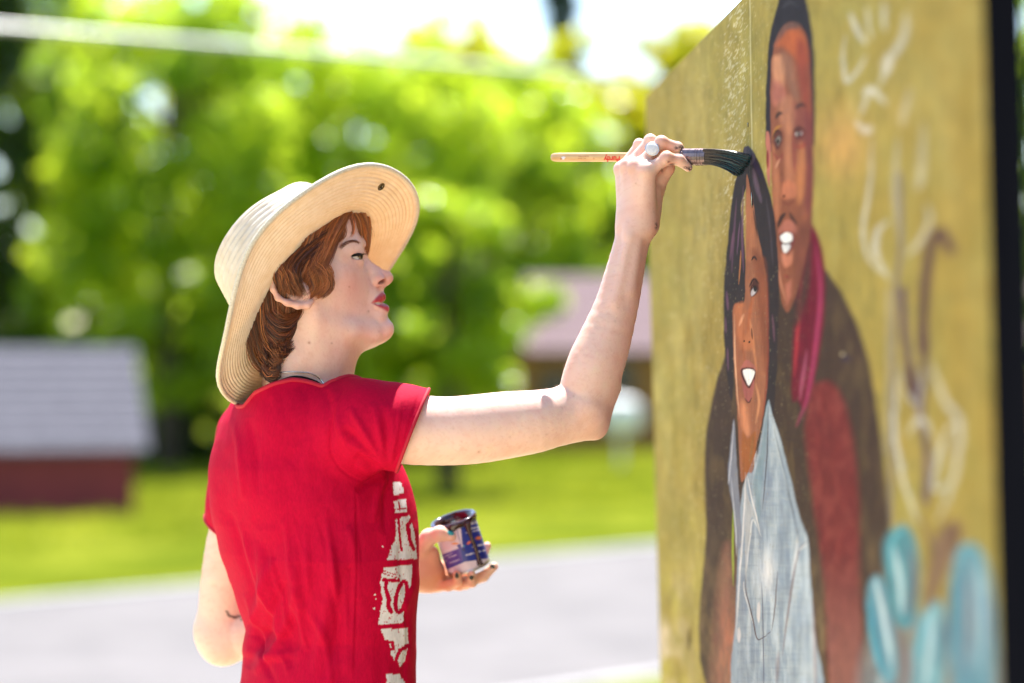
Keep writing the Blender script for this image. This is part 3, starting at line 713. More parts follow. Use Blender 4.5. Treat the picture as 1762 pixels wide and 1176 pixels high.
    p.poly([(1600, 960), (1612, 920), (1640, 895), (1656, 915), (1640, 960), (1618, 1010), (1604, 1040), (1590, 1040)], S(112, 86, 76), .85, 7); p.stroke([(1636, 900), (1646, 920), (1630, 960)], 9, S(84, 52, 46), .7, 1)
    p.stroke([(1560, 1110), (1566, 1150), (1556, 1200)], 10, S(132, 128, 134), .7, 1); p.stroke([(1510, 1160), (1520, 1200)], 14, S(140, 160, 166), .8, 1)
    for pts, w, c_, a in (([(1538, 940), (1548, 1000), (1552, 1060)], 9, (186, 206, 210), .85), ([(1570, 945), (1574, 1010), (1562, 1065)], 9, (92, 84, 92), .85), ([(1499, 1015), (1506, 1080), (1524, 1160)], 6, (36, 104, 128), .9),
                          ([(1648, 965), (1642, 1040), (1646, 1140)], 9, (44, 116, 140), .9), ([(1664, 985), (1666, 1060), (1660, 1160)], 10, (120, 112, 120), .8), ([(1684, 960), (1690, 1050), (1686, 1160)], 10, (168, 188, 194), .8), ([(1702, 1010), (1706, 1120)], 9, (50, 92, 128), .9),
                          ([(1602, 1046), (1600, 1110), (1590, 1190)], 9, (178, 200, 206), .85), ([(1622, 1056), (1622, 1150)], 8, (60, 92, 112), .9), ([(1546, 1080), (1556, 1130), (1560, 1180)], 7, (92, 66, 66), .7), ([(1632, 1000), (1628, 1060), (1632, 1120)], 5, (104, 78, 76), .7),
                          ([(1570, 640), (1576, 690), (1584, 650)], 7, (70, 46, 60), .8), ([(1588, 560), (1592, 620)], 7, (84, 56, 60), .8), ([(1592, 780), (1598, 830), (1590, 880)], 7, (110, 92, 96), .7), ([(1580, 880), (1600, 930), (1612, 960)], 8, (96, 76, 78), .7)):
        p.stroke(pts, w, S(*c_), a, .9)
    # rubbed-through specks over everything dark
    sp = fbm(px * 0.55, py * 0.28, 41, 2)
    p.over(np.clip((sp - 0.80) * 12, 0, 1) * (px < 1400) * (py > 460), S(150, 140, 110), .45)
    # brushed grain of the ply
    g1 = fbm(px * 0.5, py * 0.05, 51, 3) - .5
    g2 = fbm(px * 0.16 + 9, py * 0.03, 55, 3) - .5; g3 = fbm(px * 0.09, py * 0.045, 58, 3) - .5
    p.c = np.clip(p.c * (1 + 0.26 * g1[..., None] + 0.34 * g2[..., None] + np.stack([.30 * g3, .22 * g3, .10 * g3], -1)), 0, 1)
    return p.c

# --- sheets, cut at the joint; grid lines follow what the lens can tell apart
m = M('painted_plywood', (0.4, 0.3, 0.1), 0.75)
m.color(m.attr())
m.set('Specular IOR Level', 0.06)
m.bump(m.noise(30, 5, vscale=(1, 0.35, 6)), 0.4, 0.002)
m.bump(m.noise(260, 3, vscale=(1, 1, 1)), 0.22, 0.0008)
MAT_MURAL = m.m
m = M('plywood_edge', (0.35, 0.26, 0.14), 0.8)
m.color(m.ramp(m.noise(40, 4, vscale=(6, 0.3, 0.3)), [(0.3, (0.22, 0.16, 0.08)), (0.7, (0.42, 0.32, 0.19))]))
MAT_PLY = m.m
m = M('black_timber', (0.008, 0.009, 0.014), 0.9, Specular_IOR_Level=0.0)
m.color(m.ramp(m.noise(20, 4, vscale=(1, 1, 0.1)), [(0.3, (0.003, 0.0035, 0.006)), (0.7, (0.007, 0.0075, 0.011))]))
MAT_BLACK = m.m

k_ = (VPX - 881) / F_PX
board = empty('mural_board', tuple(board_pt((Y_FAR + Y_NEAR) / 2, 0.0)), 'tall mustard plywood board with mural of smiling couple and turquoise flowers', 'mural')
px_lines = np.concatenate([np.arange(1100, 1420, 1.25), np.arange(1420, 1560, 2.5), np.arange(1560, 1740, 4)])
Ylines = np.array([float(board_Y(q, 588)) for q in px_lines])
Zfine = np.arange(0.72, B_TOP, 0.00125)
THK = 0.010
def sheet(Ya, Yb):
    """one plywood sheet between depths Ya (far) and Yb (near)"""
    Yl = Ylines[(Ylines < Ya - 0.002) & (Ylines > Yb + 0.002)]
    Yl = np.concatenate([[Ya, Ya - 0.0015], Yl, [Yb + 0.0015, Yb]])
    Zl = np.concatenate([[B_BOT], np.linspace(B_BOT + 0.05, 0.7, 8), Zfine, [B_TOP - 0.0015, B_TOP]])
    YY, ZZ = np.meshgrid(Yl, Zl)
    off = np.full(YY.shape, 0.0); off[0, :] = off[-1, :] = -0.0012; 
    if Ya == Y_FAR: off[:, 0] = -0.0012
    else: off[:, -1] = -0.0012
    V = board_pt(YY, ZZ); V[..., 0] -= off
    ppx, ppy = proj(V)
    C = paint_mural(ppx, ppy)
    ny, nx = YY.shape
    idx = np.arange(nx * ny).reshape(ny, nx)
    Fq = np.stack([idx[:-1, :-1], idx[1:, :-1], idx[1:, 1:], idx[:-1, 1:]], -1).reshape(-1, 4)
    V = V.reshape(-1, 3)
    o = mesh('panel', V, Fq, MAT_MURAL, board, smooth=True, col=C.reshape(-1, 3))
    return o
GAP = 0.0002
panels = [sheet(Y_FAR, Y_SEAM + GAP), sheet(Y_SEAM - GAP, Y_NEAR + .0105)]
for (Ya, Yb), po in zip(((Y_FAR, Y_SEAM + GAP), (Y_SEAM - GAP, Y_NEAR + .0105)), panels):
    q = []
    for o_ in (-0.0008, -THK):
        for (yy, zz) in ((Ya, B_BOT), (Yb, B_BOT), (Yb, B_TOP), (Ya, B_TOP)): q.append(board_pt(yy, zz, o_))
    MB().add(q, [(0, 1, 2, 3), (4, 7, 6, 5), (0, 4, 5, 1), (1, 5, 6, 2), (2, 6, 7, 3), (3, 7, 4, 0)]).build('panel_core', MAT_PLY, po)
# timber frame behind the sheets and the black post at the near edge
def bar(name, Ya, Yb, Za, Zb, o0, o1, mat):
    q = [board_pt(y, z, o) for o in (o0, o1) for (y, z) in ((Ya, Za), (Yb, Za), (Yb, Zb), (Ya, Zb))]
    return MB().add(q, [(0, 1, 2, 3), (4, 7, 6, 5), (0, 4, 5, 1), (1, 5, 6, 2), (2, 6, 7, 3), (3, 7, 4, 0)]).build(name, mat, board, bevel=0.003)
bar('edge_strip', Y_NEAR + 0.010, Y_NEAR - 0.008, 0.0, B_TOP + 0.004, 0.0025, -0.0225, MAT_BLACK)
bar('post', Y_FAR - 0.02, Y_FAR - 0.11, 0.0, B_TOP - 0.02, -THK - 0.002, -0.06, MAT_BLACK)
bar('post', Y_SEAM + 0.045, Y_SEAM - 0.045, 0.0, B_TOP - 0.02, -THK - 0.002, -0.06, MAT_BLACK)
bar('rail', Y_FAR - 0.12, Y_SEAM + 0.05, 0.95, 1.04, -THK - 0.002, -0.06, MAT_BLACK)
bar('rail', Y_SEAM - 0.05, Y_NEAR + 0.01, 0.95, 1.04, -THK - 0.002, -0.06, MAT_BLACK)
for yy in (Y_SEAM, Y_NEAR + 0.1, Y_FAR - 0.1):
    p0, p1 = board_pt(yy, 1.4, -0.065), board_pt(yy, 0.0, -0.065); p1[0] += 0.75; p1[2] = 0.0; p1[0] += 0
    MB().tube([p0, p1], 0.022, 6).build('brace', MAT_BLACK, board)
# ================================================================== implicit-surface modeller for the figure
f32 = np.float32
class SDF:
    """list of rounded solids blended into one continuous surface; frame=None works in world space"""
    def __init__(self): self.p = []
    def _add(self, fn, lo, hi, k, op): self.p.append((fn, np.array(lo, f32), np.array(hi, f32), f32(max(k, 1e-5)), op)); return self
    def cone(self, a, b, ra, rb=None, k=0.01, op='+'):
        a, b = np.array(a, f32), np.array(b, f32); rb = ra if rb is None else rb
        ab = b - a; L2 = f32(max(ab.dot(ab), 1e-12)); ra, rb = f32(ra), f32(rb)
        def fn(p):
            pa = p - a
            t = np.clip((pa @ ab) / L2, 0, 1)
            q = pa - t[:, None] * ab
            return np.sqrt((q * q).sum(1)) - (ra + t * (rb - ra))
        r = max(ra, rb)
        return self._add(fn, np.minimum(a, b) - r, np.maximum(a, b) + r, k, op)
    def chain(self, pts, rads, k=0.01, op='+'):
        for i in range(len(pts) - 1): self.cone(pts[i], pts[i + 1], rads[i], rads[i + 1], k, op)
        return self
    def ell(self, c, r, k=0.01, op='+', R=None):
        c, r = np.array(c, f32), np.array(r, f32)
        R_ = None if R is None else np.array(R, f32)      # columns = axes
        def fn(p):
            q = p - c
            if R_ is not None: q = q @ R_
            u = q / r
            k0 = np.sqrt((u * u).sum(1)) + 1e-9
            u = u / r
            k1 = np.sqrt((u * u).sum(1)) + 1e-9
            return k0 * (k0 - 1) / k1
        m_ = r.max() if R is not None else r
        return self._add(fn, c - m_, c + m_, k, op)
    def custom(self, fn, lo, hi, k=0.01, op='+'): return self._add(fn, lo, hi, k, op)
    def __call__(self, p, skip=True):
        p = np.asarray(p, f32)
        d = np.full(len(p), 0.08, f32)
        lo, hi = p.min(0), p.max(0)
        for fn, blo, bhi, k, op in self.p:
            if skip and (np.any(lo > bhi + k * 1.4 + .008) or np.any(hi < blo - k * 1.4 - .008)): continue
            e = fn(p).astype(f32)
            if op == '+':
                h = np.maximum(k - np.abs(d - e), 0) / k; d = np.minimum(d, e) - h * h * k * f32(.25)
            elif op == '-':
                e = -e; h = np.maximum(k - np.abs(d - e), 0) / k; d = np.maximum(d, e) + h * h * k * f32(.25)
            else:
                h = np.maximum(k - np.abs(d - e), 0) / k; d = np.maximum(d, e) + h * h * k * f32(.25)
        return d

def polygonise(sdf, lo, hi, h, bs=16, newton=2):
    """surface nets over the active blocks of a grid of spacing h"""
    lo, hi = np.array(lo, float), np.array(hi, float)
    nb = np.maximum(np.ceil((hi - lo) / (h * bs)).astype(int), 1)
    bi = np.stack(np.meshgrid(*[np.arange(n) for n in nb], indexing='ij'), -1).reshape(-1, 3)
    cen = lo + (bi + 0.5) * bs * h
    dc = np.concatenate([sdf(c, skip=False) for c in np.array_split(cen, max(1, len(cen) // 20000))])
    bi = bi[np.abs(dc) < bs * h * 0.5 * 1.75 * 1.9]
    N = nb * bs + 2
    gid = lambda c: (c[..., 0].astype(np.int64) * N[1] + c[..., 1]) * N[2] + c[..., 2]
    loc = np.stack(np.meshgrid(*[np.arange(bs + 1)] * 3, indexing='ij'), -1)
    ids, pos, quads = [], [], []
    corners = np.array([[x, y, z] for x in (0, 1) for y in (0, 1) for z in (0, 1)])
    edges = [(i, j) for i in range(8) for j in range(i + 1, 8) if np.abs(corners[i] - corners[j]).sum() == 1]
    for b in bi:
        g = loc + b * bs
        v = sdf((lo + g.reshape(-1, 3) * h)).reshape(bs + 1, bs + 1, bs + 1)
        s = v < 0
        if s.all() or not s.any(): continue
        cv = np.stack([v[c[0]:bs + c[0], c[1]:bs + c[1], c[2]:bs + c[2]] for c in corners], -1)
        cs = cv < 0; n_in = cs.sum(-1); act = (n_in > 0) & (n_in < 8)
        if act.any():
            cc = np.argwhere(act); vals = cv[act]
            acc = np.zeros((len(cc), 3)); cnt = np.zeros(len(cc))
            for i, j in edges:
                a, e = vals[:, i], vals[:, j]; cr = (a < 0) != (e < 0)
                t = np.where(cr, a / (a - e + 1e-20), 0)
                acc += np.where(cr[:, None], corners[i] + t[:, None] * (corners[j] - corners[i]), 0); cnt += cr
            pos.append(lo + (cc + b * bs + acc / cnt[:, None]) * h); ids.append(gid(cc + b * bs + 1))
        for ax in range(3):
            sl0 = [slice(0, bs)] * 3; sl1 = [slice(0, bs)] * 3; sl1[ax] = slice(1, bs + 1)
            s0, s1 = s[tuple(sl0)], s[tuple(sl1)]
            cr = s0 != s1
            if not cr.any(): continue
            e = np.argwhere(cr) + b * bs + 1; flip = s0[cr]
            u = np.zeros(3, int); w = np.zeros(3, int); u[(ax + 1) % 3] = 1; w[(ax + 2) % 3] = 1
            q = np.stack([gid(e), gid(e - u), gid(e - u - w), gid(e - w)], -1)
            q[~flip] = q[~flip][:, ::-1]
            quads.append(q)
    ids = np.concatenate(ids); pos = np.concatenate(pos); quads = np.concatenate(quads)
    ids, first = np.unique(ids, return_index=True); pos = pos[first]
    k = np.searchsorted(ids, quads); k = np.clip(k, 0, len(ids) - 1)
    ok = (ids[k] == quads).all(1); k = k[ok]
    for _ in range(newton):
        d, gr = grad(sdf, pos, h * 0.5)
        step = np.clip(d, -h, h)[:, None] * gr / np.maximum((gr * gr).sum(1), 0.2)[:, None]
        pos = pos - step
    return pos, k

def grad(sdf, P, e):
    P = np.asarray(P, float); out = np.zeros((len(P), 3)); d = np.zeros(len(P))
    order = np.lexsort((np.floor(P[:, 2] / 0.03), np.floor(P[:, 1] / 0.03), np.floor(P[:, 0] / 0.03)))
    for ch in np.array_split(order, max(1, len(P) // 6000)):
        p = P[ch]; d[ch] = sdf(p)
        for a in range(3):
            o = np.zeros(3); o[a] = e
            out[ch, a] = (sdf(p + o) - sdf(p - o)) / (2 * e)
    return d, out
# ================================================================== the painter: head frame
ALPHA = math.radians(12)
HM = W(560, 500, 3.085)                        # a point on the middle plane of the head
hf = np.array([math.cos(ALPHA), math.sin(ALPHA), 0]); hl = np.array([math.sin(ALPHA), -math.cos(ALPHA), 0]); hu = np.array([0, 0, 1.0])
HR = np.stack([hf, hl, hu], 1)                 # columns: forward, right (near) side, up
def H(px, py, h=0.0):
    """head-frame point shown at a pixel, h mm off the middle plane (near side)"""
    h = h / 1000; ca, sa = hf[0], hf[1]
    s = ((px - 881) * (HM[1] - h * ca) - F_PX * (HM[0] + h * sa)) / (ca * F_PX - (px - 881) * sa)
    Y = HM[1] + s * sa - h * ca
    return np.array([s, h, CAM_Z + (588 - py) / F_PX * Y - HM[2]])
def H2W(q): return HM + np.asarray(q) @ HR.T
def to_head(p):
    q = (np.asarray(p, f32) - HM.astype(f32)) @ HR.astype(f32)
    return q
PX = 0.00074                                   # metres per photograph pixel at the head
def rotsz(deg):
    a = math.radians(deg); return np.array([[math.cos(a), 0, -math.sin(a)], [0, 1, 0], [math.sin(a), 0, math.cos(a)]])

FH = np.array([0, 10, 20, 30, 40, 50, 60, 68.0])
FT = [(340, (592, 593, 592, 588, 580, 566, 544, 518)), (380, (617, 618, 617, 613, 605, 591, 567, 540)), (405, (622, 623, 622, 619, 612, 598, 573, 545)),
      (425, (630, 631, 630, 626, 616, 598, 573, 547)), (441, (629, 629, 624, 616, 604, 584, 562, 540)), (455, (629, 630, 626, 619, 608, 591, 569, 545)),
      (475, (636, 634, 630, 623, 612, 596, 572, 546)), (497, (648, 645, 638, 627, 612, 592, 564, 538)), (520, (654, 650, 640, 626, 610, 589, 561, 533)),
      (545, (657, 653, 642, 626, 608, 586, 558, 528)), (567, (668, 663, 648, 628, 604, 576, 544, 512)), (585, (664, 657, 636, 610, 584, 558, 528, 498)), (620, (640, 632, 610, 588, 562, 536, 506, 476))]
def _table():
    cols = np.array([[H(p, y, h)[0] for p, h in zip(row, FH)] for y, row in FT])
    zc = np.array([H(620, y)[2] for y, _ in FT])
    hh = np.linspace(0, .068, 69); zz = np.linspace(zc[-1], zc[0], 220)
    A = np.stack([np.interp(hh, np.linspace(0, .068, 400), np.interp(np.linspace(0, 7, 400), np.linspace(0, 7, 400), spline(np.stack([FH / 1000, r], 1), 400)[:, 1])) if False else
                  (lambda q: np.interp(hh, q[:, 0], q[:, 1]))(spline(np.stack([FH / 1000, r], 1), 400)) for r in cols])
    B = np.stack([(lambda q: np.interp(zz, q[::-1, 0], q[::-1, 1]))(spline(np.stack([zc, A[:, c]], 1), 500)) for c in range(A.shape[1])], 1)
    for _ in range(6): B[1:-1] = (B[:-2] + 2 * B[1:-1] + B[2:]) / 4
    gz, gh = np.gradient(B, zz, hh)
    return hh, zz, B, 1 / np.sqrt(1 + gz ** 2 + gh ** 2)
F_HH, F_ZZ, F_B, F_N = _table()
def bil(T, h, z):
    x = np.clip(h / F_HH[-1] * (len(F_HH) - 1), 0, len(F_HH) - 1.001); y = np.clip((z - F_ZZ[0]) / (F_ZZ[-1] - F_ZZ[0]) * (len(F_ZZ) - 1), 0, len(F_ZZ) - 1.001)
    i, j = x.astype(int), y.astype(int); u, v = x - i, y - j
    return (T[j, i] * (1 - u) + T[j, i + 1] * u) * (1 - v) + (T[j + 1, i] * (1 - u) + T[j + 1, i + 1] * u) * v
def smax(a, b, k):
    h = np.maximum(k - np.abs(a - b), 0) / k; return np.maximum(a, b) + h * h * k * .25
_f0, _f1 = H(672, 583), H(606, 603)
def face_front(q):
    s, h, z = q[:, 0], np.abs(q[:, 1]), q[:, 2]
    d = (s - bil(F_B, h, z)) * bil(F_N, h, z)
    floor = _f1[2] + (s - _f1[0]) * (_f0[2] - _f1[2]) / (_f0[0] - _f1[0]) + (h / .05) ** 2 * .026 - .004
    d = smax(d, (floor - z) * .9, .012)
    d = smax(d, h - .066, .012)
    d = smax(d, z - F_ZZ[-1], .01)
    return smax(d, -.02 - s, .01)

def head_prims():
    S = SDF()
    # skull
    S.ell(H(522, 482), (0.080, 0.070, 0.073), .01, R=rotsz(20))
    S.ell(H(562, 424), (0.040, 0.053, 0.045), .015, R=rotsz(15))
    # face: front surface read off row by row (pixel column of the skin at growing distance from the middle plane)
    S.custom(face_front, (-.09, -.001, -.09), (.12, .075, .13), .012)
    S.ell(H(575, 474, 44), (0.020, 0.014, 0.016), .012)          # cheekbone
    # jaw
    S.cone(H(541, 548, 52), H(600, 569, 37), .0075, .0075, .018)
    S.cone(H(600, 569, 37), H(640, 575, 18), .0075, .0095, .018)
    S.cone(H(532, 500, 60), H(541, 548, 53), .009, .0085, .014)
    S.ell(H(661, 566), (0.0125, 0.017, 0.0125), .010)            # chin
    S.cone(H(648, 574), H(604, 592), .0095, .0105, .012)            # under the chin
    # brow
    S.cone(H(620, 426, 8), H(604, 424, 36), .008, .008, .012)
    S.cone(H(604, 424, 36), H(586, 436, 50), .008, .007, .012)
    # mouth mound
    S.ell(H(636, 522), (0.0155, 0.0185, 0.024), .010)
    # eye hollow
    S.ell(H(630, 443, 30), (0.0145, 0.0165, 0.0115), .010, '-')
    S.ell(H(609, 441.5, 32), (0.0135, 0.0138, 0.0135), .003)       # lids over the eyeball
    S.cone(H(598, 452, 44), H(618, 455, 30), .004, .004, .008)
    S.cone(H(596, 431, 47), H(616, 428, 37), .005, .005, .007)     # fold above the lid
    # lid opening, a slit that runs round the ball
    for a, b, ra, rb in ((H(594.5, 441.5, 48), H(604, 441.4, 47.5), .0008, .0026), (H(604, 441.4, 47.5), H(616, 441.6, 44.5), .0028, .0040),
                         (H(616, 441.6, 44.5), H(625.5, 442.2, 36), .0040, .0037), (H(625.5, 442.2, 36), H(626, 444.5, 27), .0037, .0010)):
        S.cone(a, b, ra, rb, .0010, '-')
    # nose
    S.cone(H(624, 454), H(644, 466), .0070, .0062, .010)
    S.cone(H(644, 466), H(663, 477.5), .0062, .0075, .005)
    S.ell(H(665.0, 477.5), (0.0090, 0.0080, 0.0078), .004, R=rotsz(-35))
    S.cone(H(630, 462, 3), H(648, 478, 8), .0075, .0075, .008)
    S.ell(H(651, 482.5, 12), (0.0095, 0.0056, 0.0075), .003, R=rotsz(-8))
    S.cone(H(664, 486), H(653, 496), .0040, .0040, .004)
    S.ell(H(657.2, 485.2, 12.5), (0.0066, 0.0072, 0.0027), .0015, '-', R=rotsz(25))
    # lips
    S.cone(H(650, 499), H(653, 507), .006, .006, .005)
    S.chain([H(656.8, 512.5, 0), H(655.6, 511.5, 5), H(651.5, 513.5, 12), H(646, 517.5, 17.5), H(641, 521, 20)], [.0054, .0056, .0048, .0034, .0016], .0025)
    S.chain([H(662.0, 532.0, 0), H(660, 531.7, 6), H(654, 530, 12.5), H(647, 526.5, 17.5), H(641, 523, 20)], [.0060, .0058, .0046, .0030, .0014], .003)
    S.cone(H(655, 546), H(650, 545, 10), .0085, .0085, .006)
    S.chain([H(674, 523.2, 0), H(668, 523.2, 5), H(660, 522.8, 12.5), H(650, 522.4, 18.5), H(641, 522, 23)], [.0030, .0030, .0028, .0020, .0005], .0008, '-')
    S.chain([H(652, 521.5, 0), H(650.5, 521.5, 6), H(646.5, 521.5, 12), H(639, 521.5, 15)], [.0050, .0050, .0046, .0030], .0006)    # teeth
    # neck
    S.cone(H(526, 540), H(531, 600), .044, .047, .02)
    S.cone(H(531, 600), H(524, 700), .047, .050, .03)
    S.cone(H(515, 535, 54), H(582, 690, 16), .008, .009, .014)
    S.cone(H(592, 612), H(591, 660), .0095, .010, .02)
    S.cone(H(487, 560, 28), H(488, 680, 36), .020, .016, .03)
    # ear
    ex, ez = np.array([.62, 0, -.78]), np.array([.78, 0, .62]); e_n = np.array([0, 1.0, 0])
    Re = np.stack([ex, e_n, ez], 1)
    S.ell(H(503, 492, 76), (0.028, 0.005, 0.0165), .006, R=Re)
    S.ell(H(509, 496, 81), (0.014, 0.0055, 0.0105), .003, '-', R=Re)
    S.chain([H(494, 458, 79), H(480, 466, 82), H(472, 480, 83), H(470, 498, 83), H(478, 513, 82), H(494, 521.5, 81), H(512, 526, 79), H(529, 525.5, 76), H(535, 520, 73)], [.0030, .0032, .0034, .0034, .0034, .0036, .0042, .0042, .0035], .004)
    S.cone(H(524, 498, 77), H(528, 507, 76), .0035, .0035, .004)
    return S
HEAD = head_prims()
def head_fn(p, skip=True):
    q = to_head(p); q[:, 1] = np.abs(q[:, 1]); return HEAD(q, skip)
# ================================================================== the painter: arms, hands, trunk
WB = W
TH = math.radians(32)
tf = np.array([math.cos(TH), math.sin(TH), 0]); tr_ = np.array([math.sin(TH), -math.cos(TH), 0])
# trunk as a stack of ellipses: row, left and right edge in the photograph
TRK = np.array([(640, 470, 600), (690, 425, 625), (720, 408, 650), (760, 386, 672), (800, 373, 686), (850, 366, 697), (900, 366, 708), (950, 375, 716), (1000, 392, 716),
                (1050, 410, 714), (1090, 423, 714), (1130, 419, 713), (1176, 413, 713), (1300, 396, 722), (1420, 390, 728)], float)
TY = 3.14
def trunk_fn(infl):
    sc = TY / F_PX
    zz = (CAM_Z + (588 - TRK[:, 0]) * sc)[::-1]; cx = (((TRK[:, 1] + TRK[:, 2]) / 2 - 881) * sc)[::-1]; hw = ((TRK[:, 2] - TRK[:, 1]) / 2 * sc)[::-1]
    def fn(p):
        c = np.interp(p[:, 2], zz, cx); a = np.interp(p[:, 2], zz, hw) / 1.127 + infl
        dx, dy = p[:, 0] - c, p[:, 1] - TY
        u = (dx * tf[0] + dy * tf[1]) / a; v = (dx * tr_[0] + dy * tr_[1]) / (a * 1.4)
        r = np.sqrt(u * u + v * v)
        # squarish section: flatter back and chest
        d = ((np.abs(u) ** 2.5 + np.abs(v) ** 2.5) ** (1 / 2.5) * 0.55 + r * 0.45 - 1) * a
        return np.maximum(d, np.maximum(p[:, 2] - zz[-1] - infl, zz[0] - p[:, 2]))
    lo = np.array([cx.min() - .25, TY - .25, zz[0]]); hi = np.array([cx.max() + .25, TY + .25, zz[-1] + .02])
    return fn, lo, hi

S_R = WB(628, 722, 3.00)           # right (near) shoulder
S_L = WB(446, 756, 3.24)           # left (far) shoulder
px2m = lambda px, Y=3.0: px * Y / F_PX
def limb(S, rows, n, k0, kn=.0015):
    """smooth tapering limb through (px, py, Y, radius in px) rows"""
    Q = spline(np.array(rows, float), n)
    for a, b, i in zip(Q[:-1], Q[1:], range(n)):
        S.cone(WB(*a[:3]), WB(*b[:3]), px2m(a[3]), px2m(b[3]), k0 if i == 0 else kn)
def arm_right(S, k=.02):
    limb(S, [(628, 722, 3.00, 64), (690, 737, 2.99, 61), (760, 742, 2.985, 58.5), (816, 739, 2.98, 58.5), (869, 732, 2.98, 57), (921, 725.5, 2.98, 53), (965, 716, 2.985, 48), (1000, 710, 2.99, 42)], 22, .012)
    limb(S, [(1001, 704, 2.99, 42), (1012, 668, 2.99, 48), (1025, 628, 2.99, 48.5), (1039, 591, 2.992, 45), (1060, 529, 2.995, 37.5), (1073, 477, 3.0, 33.5), (1084, 430, 3.003, 30), (1091, 402, 3.005, 30.5), (1096, 382, 3.006, 32)], 24, .016)
    S.cone(WB(985, 722, 2.995), WB(1024, 735, 3.0), px2m(36), px2m(16), .016)         # point of the elbow
    S.cone(WB(1024, 735, 3.0), WB(1049, 668, 3.0), px2m(14), px2m(15), .016)
    S.cone(WB(1012, 700, 2.97), WB(1020, 712, 2.975), px2m(16), px2m(14), .016)
    S.cone(WB(1082, 500, 2.978), WB(1098, 405, 2.984), px2m(6), px2m(5), .012)        # forearm bone and tendon under the skin
    S.cone(WB(1058, 520, 2.973), WB(1082, 410, 2.981), px2m(5), px2m(4), .012)
    S.ell(WB(1084, 398, 2.984), (.006, .005, .009), .010)                              # wrist knob
def hand_right(S):
    mm = .001
    wr = WB(1094, 392, 3.005)
    mcp = [WB(1113, 296, 2.978), WB(1097, 289, 2.988), WB(1082, 287, 3.004), WB(1070, 292, 3.022)]
    wrs = [WB(1108, 388, 2.997), WB(1101, 386, 2.995), WB(1092, 386, 3.0), WB(1083, 388, 3.01)]
    for a, b, r in zip(wrs, mcp, (11.5, 11, 10, 9)): S.cone(a, b, .0145, r * mm, .012)
    S.cone(WB(1112, 385, 3.012), WB(1122, 330, 3.010), .015, .0125, .012)
    S.cone(WB(1105, 380, 3.015), WB(1105, 310, 3.012), .013, .012, .012)
    for q, r in zip(mcp, (8.3, 8.6, 8.0, 7.2)): S.ell(q + np.array([-.002, -.003, .001]), (r * mm,) * 3, .006)
    fing = [
      ([mcp[0], WB(1147, 273, 2.975), WB(1169, 276, 2.979), WB(1184, 288.5, 2.984)], (8.8, 7.6, 7.0, 5.4)),
      ([mcp[1], WB(1138, 246, 2.990), WB(1166, 254, 2.995), WB(1176, 265, 3.000)], (8.6, 7.6, 6.8, 5.2)),
      ([mcp[2], WB(1119, 242.5, 3.008), WB(1147, 252, 3.016), WB(1160, 266, 3.020)], (8.0, 7.0, 6.4, 5.2)),
      ([mcp[3], WB(1100, 249, 3.026), WB(1122, 256, 3.036), WB(1134, 268, 3.038)], (7.2, 6.2, 5.7, 4.8))]
    for pts, rr in fing:
        rr = [r * mm for r in rr]
        S.cone(pts[0], pts[1], rr[0], rr[1] * .94, .006)
        S.cone(pts[1], pts[2], rr[1], rr[2] * .94, .0035)
        S.cone(pts[2], pts[3], rr[2], rr[3], .003)
        S.ell(pts[1] + np.array([0, 0, .0006]), (rr[1] * 1.04,) * 3, .004)
    # thumb, folding in under the handle
    S.chain([WB(1117, 362, 3.018), WB(1128, 322, 3.022), WB(1138, 301, 3.012), WB(1149, 289, 3.004)], [.014, .011, .0098, .0082], .008)
    S.ell(WB(1149, 290, 3.003), (.0085, .0085, .0095), .004)
    # tendons on the back of the hand
    for a, b in zip(wrs, mcp): S.cone(a * .45 + b * .55 + np.array([-.004, -.0075, 0]), b + np.array([-.002, -.005, 0]), .0022, .0032, .006)
E_L, W_L = WB(384, 1095, 3.33), WB(716, 985, 3.27)
def arm_left(S):
    limb(S, [(446, 756, 3.24, 62), (424, 860, 3.27, 57), (403, 950, 3.30, 55), (391, 1030, 3.32, 53), (385, 1094, 3.33, 48)], 16, .012)
    limb(S, [(385, 1095, 3.33, 48), (470, 1075, 3.31, 52), (600, 1025, 3.29, 43), (716, 985, 3.27, 32)], 12, .012)
    S.cone(WB(370, 1084, 3.33), WB(382, 1112, 3.33), .024, .022, .02)
def hand_left(S):
    Yh = 3.27
    S.cone(W_L, WB(738, 985, 3.272), .0235, .022, .012)
    S.cone(WB(715, 965, 3.265), WB(740, 955, 3.262), .017, .013, .012)
    S.cone(WB(735, 1000, 3.275), WB(752, 1002, 3.285), .0155, .014, .010)
    S.cone(WB(735, 975, 3.285), WB(752, 980, 3.295), .016, .012, .010)
    th = [WB(722, 945, 3.255), WB(738, 925, 3.240), WB(757, 918.5, 3.2335), WB(777, 924, 3.2325)]
    S.chain(th, [.0135, .0105, .0088, .0062], .006)
    S.ell(th[2], (.0092,) * 3, .004)
    fs = [([WB(752, 975, 3.300), WB(795, 985, 3.312), WB(826, 968, 3.315), WB(838, 940, 3.3125)], (9, 8, 7, 5.6)),
          ([WB(750, 990, 3.292), WB(800, 1004, 3.290), WB(832, 992, 3.288), WB(850, 975, 3.286)], (9.2, 8, 7, 5.6)),
          ([WB(748, 1003, 3.282), WB(790, 1006, 3.270), WB(812, 1002, 3.256), WB(811, 988, 3.2475)], (9, 7.8, 6.9, 5.4)),
          ([WB(744, 1008, 3.272), WB(772, 1008, 3.258), WB(788, 1001, 3.248), WB(786, 988, 3.2415)], (8, 7, 6.2, 4.9))]
    for pts, rr in fs:
        rr = [r * .001 for r in rr]
        S.cone(pts[0], pts[1], rr[0], rr[1], .006); S.cone(pts[1], pts[2], rr[1], rr[2], .004); S.cone(pts[2], pts[3], rr[2], rr[3], .003)

